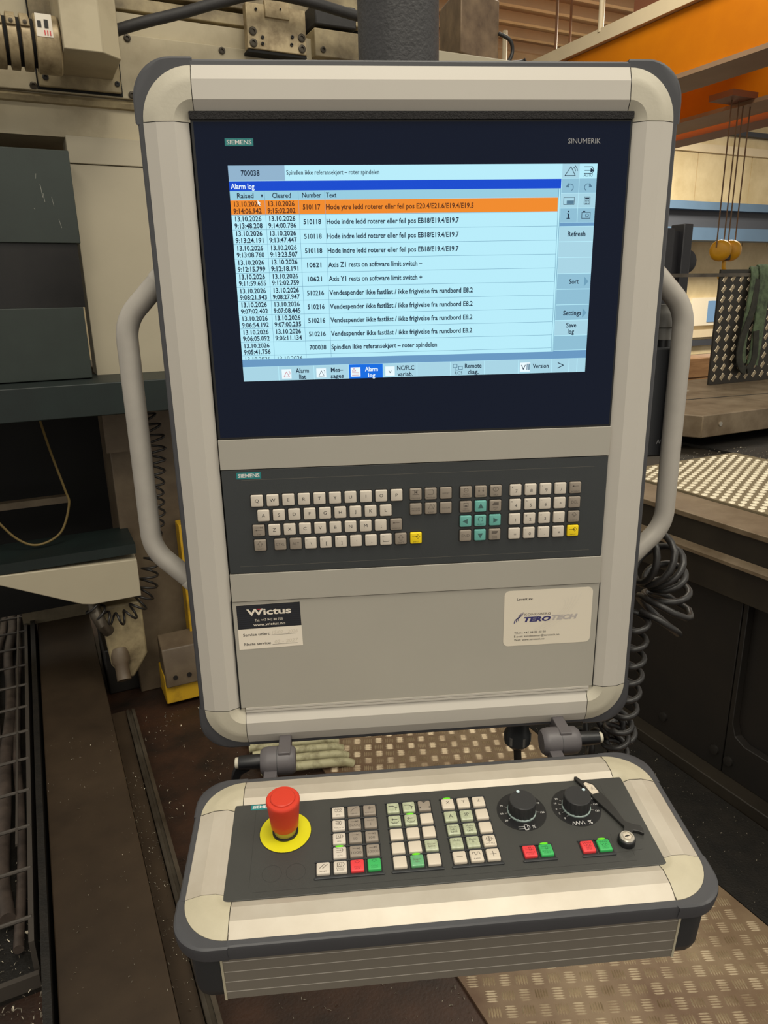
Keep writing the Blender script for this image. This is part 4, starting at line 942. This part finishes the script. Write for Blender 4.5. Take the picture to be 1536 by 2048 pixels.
for k, (b, r) in enumerate(((-.225, .013), (-.262, .02), (-.305, .016), (-.345, .022), (-.39, .016), (-.43, .02), (-.475, .015), (-.52, .02), (-.57, .018), (-.62, .018))):
    pts = spline([M(b + random.uniform(-.012, .012), 1.62 + .28 * i + (.10 * (k % 3) if i == 0 else 0), .03 + r + random.uniform(0, .018)) for i in range(11)], 4)
    names = ('nearest the wide beam', 'second from the wide beam', 'third from the wide beam', 'fourth from the wide beam', 'fifth from the wide beam', 'sixth from the wide beam', 'seventh from the wide beam', 'eighth from the wide beam', 'ninth from the wide beam', 'tenth from the wide beam')
    cord('tray_hose', pts, r, 'hose_brown', 'brown ribbed hose lying in the mesh tray, ' + names[k], 'hose', 10, 'hoses in the cable tray')
sp = mobj('splash_sheet', BX(-.170, -.152, .9, 4.2, 0, .14), 'grime_and_shade', (-.16, 2.4, 0)); tag(sp, 'black oily upright strip between cable tray and wide beam', 'strip')
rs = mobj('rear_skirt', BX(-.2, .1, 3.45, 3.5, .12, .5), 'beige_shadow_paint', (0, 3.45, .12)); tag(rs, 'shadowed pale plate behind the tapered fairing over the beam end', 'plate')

# metal chips (swarf)
def chips(name, n, region, z, label, smin=.0015, smax=.006, dens=None):
    mb = MB(); k = 0
    while k < n:
        b = random.uniform(region[0], region[1]); a = random.uniform(region[2], region[3])
        if dens and random.random() > dens(b, a): continue
        k += 1
        s = random.uniform(smin, smax) * (1 if random.random() < .9 else 1.8); t = random.uniform(0, 2 * PI); w_ = s * random.uniform(.2, .5); e = random.uniform(.0005, .003)
        dx, dy = math.cos(t) * s, math.sin(t) * s; nx, ny = -math.sin(t) * w_, math.cos(t) * w_; tz = random.uniform(-.6, .6) * w_
        zz = z(b, a) if callable(z) else z
        mb.add([(b - dx, a - dy, zz + .0005), (b, a, zz + e + s * .5), (b + dx, a + dy, zz + .0008), (b - dx + nx, a - dy + ny, zz + .001 + abs(tz)), (b + nx, a + ny, zz + e + s * .5 + tz), (b + dx + nx, a + dy + ny, zz + .001 + abs(tz))], [(0, 1, 4, 3), (1, 2, 5, 4)])
    base = ((region[0] + region[1]) / 2, (region[2] + region[3]) / 2, 0)
    return tag(mobj(name, mb, 'chip', base, smooth=0, fix=False), label, 'swarf', kind='stuff')
clump = lambda b, a: .15 + .85 * (math.sin(a * 9 + 2 * math.sin(b * 11)) * math.sin(b * 13 + a * 3) > .2)
chips('metal_chips', 620, (.18, .69, 1.0, 2.6), 0.0, 'bright metal chips strewn over the rusty floor left of centre', smin=.001, smax=.0045, dens=clump)
chips('metal_chips', 200, (-.14, .08, .9, 2.4), .12, 'fine metal chips sprinkled on the wide brown beam', .0006, .0022)
chips('metal_chips', 260, (.085, .138, 1.0, 2.2), .05, 'metal chips collected on the narrow strip beside the wide beam', .001, .0035)
chips('metal_chips', 900, (-.42, -.15, .9, 2.0), .014, 'heaps of shiny chips at the near end of the cable tray', .002, .006)
chips('metal_chips', 420, (1.48, 1.76, .7, 1.9), .006, 'scattered chips on the dark floor beside the bed at right', .0005, .0022)

# ------------------------------------------------------------------ tread plate floor
def rib(mb, b, a, z, ang, l, w_, h):
    c_, s_ = math.cos(ang), math.sin(ang)
    pts = [(-l, 0, 0), (-l * .5, -w_, 0), (l * .5, -w_, 0), (l, 0, 0), (l * .5, w_, 0), (-l * .5, w_, 0), (-l * .55, 0, h), (l * .55, 0, h)]
    mb.add([(b + x * c_ - y * s_, a + x * s_ + y * c_, z + q_) for x, y, q_ in pts], [(0, 1, 6), (1, 2, 7, 6), (2, 3, 7), (3, 4, 7), (4, 5, 6, 7), (5, 0, 6)])
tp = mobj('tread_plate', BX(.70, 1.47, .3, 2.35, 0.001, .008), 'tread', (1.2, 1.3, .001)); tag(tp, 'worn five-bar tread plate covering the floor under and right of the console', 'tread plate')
mb = MB(); pitch = .0385
phi = math.radians(-21 - 3)
nb = 0
for i in range(-40, 60):
    for j in range(-40, 60):
        x, y = i * pitch, j * pitch
        b = 1.2 + x * math.cos(phi) - y * math.sin(phi); a = 1.2 + x * math.sin(phi) + y * math.cos(phi)
        if not (.72 < b < 1.45 and .35 < a < 2.32): continue
        alt = (i + j) % 2; ang = phi + (PI / 2 if alt else 0)
        for k in range(5):
            o_ = (k - 2) * .0062; L_ = .0148 - abs(k - 2) * .0006
            rib(mb, b - math.sin(ang) * o_, a + math.cos(ang) * o_, .008, ang, L_, .0021, .0022)
mb.v = [(x - 1.2, y - 1.3, z - .001) for x, y, z in mb.v]
o = obj('tread_ribs', mb, 'tread_rib', tp, smooth=0, fix=False); o['kind'] = 'stuff'
gs = mobj('grimy_strip', BX(1.475, 1.77, .2, 2.35, 0.001, .006), 'grime_and_shade', (1.6, 1.2, .001)); tag(gs, 'black chip-covered floor strip between tread plate and the bed', 'floor strip')
BLW = Thing('bellows_hose', 'pale dirty pleated bellows on the floor seen between housing and console', 'bellows', (.70, 2.05, 0))
for k in range(6):
    a0 = 2.00 + k * .047
    BLW.part('pleat', MB().tube(spline([(.50, a0 + .03, .032), (.60, a0, .034), (.70, a0 - .03, .033), (.77, a0 - .046, .026), (.80, a0 - .05, .012)], 5), .0150, 10), 'bellows')

# ------------------------------------------------------------------ right machine bed with platform, table and guard
BD = Thing('machine_bed', 'long dark steel machine bed rising at the right with a pale top edge', 'machine bed', (2.6, 1.8, 0))
BD.part('base_wall', BX(1.862, 4.6, -.2, 3.3, 0, .66), 'bed_dark')
BD.part('base_flange', BX(1.775, 1.86, -.2, 3.3, 0, .045), 'bed_side', bevel=.003)
BD.part('wall_plate', BX(1.832, 1.862, 1.315, 3.3, .045, .655), 'bed_dark', bevel=.002)
BD.part('wall_plate', MB().prism([(-.2, .045), (1.311, .045), (1.311, .655), (1.295, .655), (1.295, .235), (1.28, .195), (1.245, .178), (-.2, .178)], 1.832, 1.862, lambda a, z, b: (b, a, z)), 'bed_dark', bevel=.002)
BD.part('side_face', BX(1.80, 4.6, -.2, 3.3, .655, .775), 'bed_side', bevel=.002)
BD.part('side_rail', MB().prism([(1.772, .765), (1.772, .775), (1.79, .788), (1.83, .79), (1.83, .765)], -.2, 3.3, lambda b, z, a: (b, a, z)), 'bed_steel')
BD.part('top_lip', BX(1.795, 4.6, -.2, 3.3, .775, .872), 'bed_side', bevel=.002)
BD.part('top_edge', BX(1.785, 1.955, -.2, 3.3, .865, .882), 'bed_steel', bevel=.002)
for a, z in ((1.56, .11), (1.345, .11), (1.29, .10)): BD.part('bolt', MB().lathe([(.016, 0), (.016, .008), (.009, .009)], (1.832, a, z), (-1, 0, 0), 14), 'bolt_dark')
pf = mobj('platform_plate', BX(1.96, 2.62, .2, 2.02, .872, .888), 'tread_bright', (2.2, 1.2, .872)); tag(pf, 'bright studded walkway plate on top of the bed', 'tread plate')
mb = MB()
for i in range(20):
    for j in range(54):
        b = 1.98 + i * .033; a = .25 + j * .036 + (.018 if i % 2 else 0)
        if a > 2.0 or b > 2.6: continue
        rib(mb, b - 2.2, a - 1.2, .016, PI / 2 - .9, .0165, .0098, .0028)
o = obj('plate_studs', mb, 'tread_lozenge', pf, smooth=0, fix=False); o['kind'] = 'stuff'
chips('metal_chips', 220, (2.3, 2.75, 1.6, 2.1), .889, 'chips at the rear edge of the studded walkway plate', .002, .005)
dk_ = mobj('table_shade_sheet', BX(2.63, 4.5, .2, 3.2, .872, .884), 'grime_and_shade', (3.4, 1.6, .872)); tag(dk_, 'black sheet standing for the shade under the work table at right', 'shade sheet')  # black sheet laid in where the table shades the bed
TB = Thing('work_table', 'thick grey steel work table with chamfered corner above the bed at right', 'work table', (3.2, 2.6, .884))
TB.part('slab', MB().prism([(2.40, 2.46), (2.57, 2.15), (4.4, 2.15), (4.4, 3.1), (2.40, 3.1)], .932, 1.030, lambda b, a, z: (b, a, z)), 'bed_steel', bevel=.004)
TB.part('pedestal', BX(2.9, 4.2, 2.6, 3.1, .884, .932), 'bed_dark')
TB.part('slot', MB().prism([(2.4, 2.595), (2.4, 2.585), (4.4, 2.33), (4.4, 2.34)], 1.029, 1.0312, lambda b, a, z: (b, a, z)), 'dark_gap', smooth=0)
TB.part('screw', MB().lathe([(.010, 0), (.010, .004)], (2.68, 2.15, .985), (0, -1, 0), 12), 'chrome')
TB.part('screw', MB().lathe([(.012, 0), (.012, .004)], (3.15, 2.76, 1.03), (0, 0, 1), 12), 'chrome')
GU = Thing('guard_sheet', 'upright black tread-plate guard with bright bars standing on the work table', 'guard', (3.8, 2.87, 1.03))
GU.part('sheet', BX(3.432, 4.7, 2.86, 2.872, 1.032, 1.652), 'guard_sheet')
GU.part('top_edge', BX(3.02, 3.72, 2.852, 2.862, 1.614, 1.632), 'rail_steel')
mb = MB()
for j in range(12):
    for i in range(19):
        b = 3.468 + i * .066; z = 1.068 + j * .0535 + (i % 2) * .004
        if b > 4.68 or z > 1.64: continue
        for k in range(5):
            o_ = (k - 2) * .0078; ang = math.radians(-38); c_, s_ = math.cos(ang), math.sin(ang); l, w_ = .0115, .0033
            x0, z0 = b - s_ * o_ * -1, z + c_ * o_ * -1
            mb.add([(x0 - l * c_ - w_ * s_, 2.8595, z0 - l * s_ + w_ * c_), (x0 - l * c_ + w_ * s_, 2.8595, z0 - l * s_ - w_ * c_), (x0 + l * c_ + w_ * s_, 2.8595, z0 + l * s_ - w_ * c_), (x0 + l * c_ - w_ * s_, 2.8595, z0 + l * s_ + w_ * c_), (x0 - l * .7 * c_, 2.857, z0 - l * .7 * s_), (x0 + l * .7 * c_, 2.857, z0 + l * .7 * s_)], [(0, 1, 4), (1, 2, 5, 4), (2, 3, 5), (3, 0, 4, 5)])
o = GU.part('raised_bars', mb, 'guard_rib', smooth=0, fix=False); o['kind'] = 'stuff'
SL = Thing('lifting_sling', 'faded green webbing sling draped over the black guard', 'sling', (3.72, 2.85, 1.65))
def strap(path, w_, th=.006):
    mb = MB(); rings = []
    pts = spline(path, 6)
    for i, p in enumerate(pts):
        t_ = (pts[min(i + 1, len(pts) - 1)] - pts[max(i - 1, 0)]).normalized(); x = Vector((1, 0, 0)); n = t_.cross(x).normalized()
        x = n.cross(t_).normalized()
        rings.append([tuple(p + x * sx * w_ + n * sn * th) for sx, sn in ((-1, -.6), (-.5, -1), (.5, -1), (1, -.6), (1, .6), (.5, 1), (-.5, 1), (-1, .6))])
    return mb.loft(rings)
SL.part('strap', strap([(3.78, 2.90, 1.45), (3.77, 2.89, 1.62), (3.765, 2.866, 1.672), (3.762, 2.842, 1.62), (3.758, 2.835, 1.45), (3.755, 2.835, 1.30), (3.75, 2.835, 1.20), (3.74, 2.835, 1.13)], .042), 'sling')
SL.part('strap', strap([(3.70, 2.90, 1.45), (3.70, 2.885, 1.62), (3.695, 2.866, 1.660), (3.68, 2.842, 1.60), (3.66, 2.836, 1.45), (3.645, 2.834, 1.33), (3.64, 2.834, 1.22), (3.66, 2.834, 1.14)], .026), 'sling')
SL.part('strap_loop', strap([(3.70, 2.84, 1.60), (3.68, 2.828, 1.45), (3.62, 2.828, 1.27), (3.62, 2.828, 1.16), (3.68, 2.828, 1.10), (3.74, 2.828, 1.16), (3.73, 2.828, 1.32)], .022), 'sling_dark')

# ------------------------------------------------------------------ hall behind: mast, post, crate, hook, crane, blue beam
MT = Thing('lift_mast', 'dark forklift mast standing behind the guard at right', 'lift mast', (5.5, 5.1, 0))
for b0, b1, z1 in ((5.26, 5.36, 2.08), (5.47, 5.58, 2.12)): MT.part('mast_rail', BX(b0, b1, 5.0, 5.16, 0, z1), 'mast_black', bevel=.008)
MT.part('cross_bar', BX(5.36, 5.47, 5.05, 5.12, 1.66, 2.06), 'mast_black'); MT.part('cross_bar', BX(5.28, 5.56, 5.03, 5.12, 1.05, 1.2), 'mast_black')
MT.part('chain_wheel', MB().lathe([(.09, -.03), (.11, -.02), (.11, .02), (.09, .03)], (5.59, 5.08, 1.80), (.4, 1, 0), 20), 'mast_black')
wp = mobj('white_post', cyl((5.82, 5.3, 0), (0, 0, 1), .022, 2.0, 12), 'white_paint', (5.82, 5.3, 0)); tag(wp, 'thin white post next to the dark lift mast', 'post')
CR = Thing('timber_crate', 'low light-brown timber crate behind the work table', 'crate', (4.8, 4.1, 0))
for k in range(4): CR.part('plank', BX(4.3, 5.15, 4.0, 4.03, .43 + k * .155, .575 + k * .155), 'wood', bevel=.003)
CR.part('box', BX(4.3, 5.15, 4.035, 4.25, 0, 1.04), 'wood')
HK = Thing('crane_hook_block', 'yellow crane hook block hanging on ropes beyond the guard', 'hook block', (7.22, 6.0, 1.7))
for b in (7.15, 7.31): HK.part('sheave_cover', MB().lathe([(.06, -.06), (.10, -.045), (.115, -.02), (.115, .02), (.10, .045), (.06, .06)], (b, 6.0, 1.965), (1, .5, 0), 22), 'hook_yellow')
HK.part('cross_head', BX(7.19, 7.27, 5.95, 6.05, 1.86, 2.02), 'mast_black', bevel=.01)
HK.part('hook', MB().tube(spline([(7.23, 6, 1.87), (7.23, 6, 1.79), (7.26, 6, 1.74), (7.25, 6, 1.68), (7.19, 6, 1.665), (7.165, 6, 1.70)], 6), [.022] * 24 + [.02] * 6 + [.010], 10), 'hook_yellow')
for b in (7.08, 7.19, 7.26, 7.37): HK.part('rope', MB().tube([(b, 6.0, 2.0), (b - .005, 6.0, 3.5)], .008, 6), 'rope')
CN = Thing('bridge_crane', 'orange double-girder bridge crane crossing the hall at upper right', 'bridge crane', (6.5, 7, 3.4))
CN.part('girder', BX(5.80, 6.15, 1.5, 12.5, 3.46, 4.00), 'orange', bevel=.01); CN.part('bottom_flange', BX(5.76, 6.22, 1.5, 12.5, 3.42, 3.46), 'flange'); CN.part('top_rail', BX(5.74, 6.0, 1.5, 12.5, 4.0, 4.13), 'cream_steel')
CN.part('girder', BX(7.28, 7.66, 1.5, 12.5, 3.46, 4.00), 'orange', bevel=.01); CN.part('bottom_flange', BX(7.24, 7.74, 1.5, 12.5, 3.42, 3.46), 'flange'); CN.part('walkway_beam', BX(7.86, 8.25, 1.5, 12.5, 3.38, 3.50), 'flange_brown')
CN.part('trolley', BX(6.0, 7.5, 5.7, 6.4, 4.05, 4.5), 'flange_brown'); CN.part('rope_drum_bracket', BX(6.9, 7.6, 5.85, 6.15, 3.46, 3.52), 'flange_brown')
for a in (4.9, 6.6, 8.3): CN.part('rail_stanchion', cyl((5.76, a, 4.1), (0, 0, 1), .03, .5, 10), 'cream_steel')
CN.part('festoon_cable', MB().tube(spline([(6.3, 3.9, 3.40), (6.9, 4.0, 3.28), (7.3, 4.1, 3.44)], 8), .012, 8), 'cable_black')
BB = Thing('runway_beam', 'blue steel runway beam across the far wall', 'beam', (14, 12.1, 2.6))
BB.part('top_flange', BX(6, 24, 11.9, 12.3, 3.20, 3.36), 'blue_steel'); BB.part('web', BX(6, 24, 12.08, 12.12, 2.84, 3.20), 'slate'); BB.part('bottom_flange', BX(6, 24, 11.9, 12.3, 2.58, 2.84), 'blue_steel')  # shadow between the flanges painted in as a darker web
RBX = Thing('motor_box', 'stained brown metal box standing on the column arm right of the pole', 'metal box', (1.87, 2.95, 2.477))
RBX.part('shell', MB().prism([(1.73, 2.80), (1.968, 2.88), (2.04, 3.15), (1.79, 3.07)], 2.477, 2.715, lambda b, a, z: (b, a, z)), 'rusty_box', bevel=.008)
mc = spline([M(1.965, 2.88, 2.595), M(2.01, 2.86, 2.57), M(2.025, 2.86, 2.53), M(2.005, 2.86, 2.49), M(1.975, 2.86, 2.485)], 8)
cord('motor_cable', mc, .008, 'cable_black', 'short black cable loop at the right side of the stained box', 'cable')
mc = spline([M(1.975, 2.86, 2.484), M(2.02, 2.85, 2.486), M(2.07, 2.85, 2.494), M(2.08, 2.84, 2.50)], 8)
cord('motor_cable', mc, .008, 'cable_black', 'short black cable lying at the foot of the stained box', 'cable')
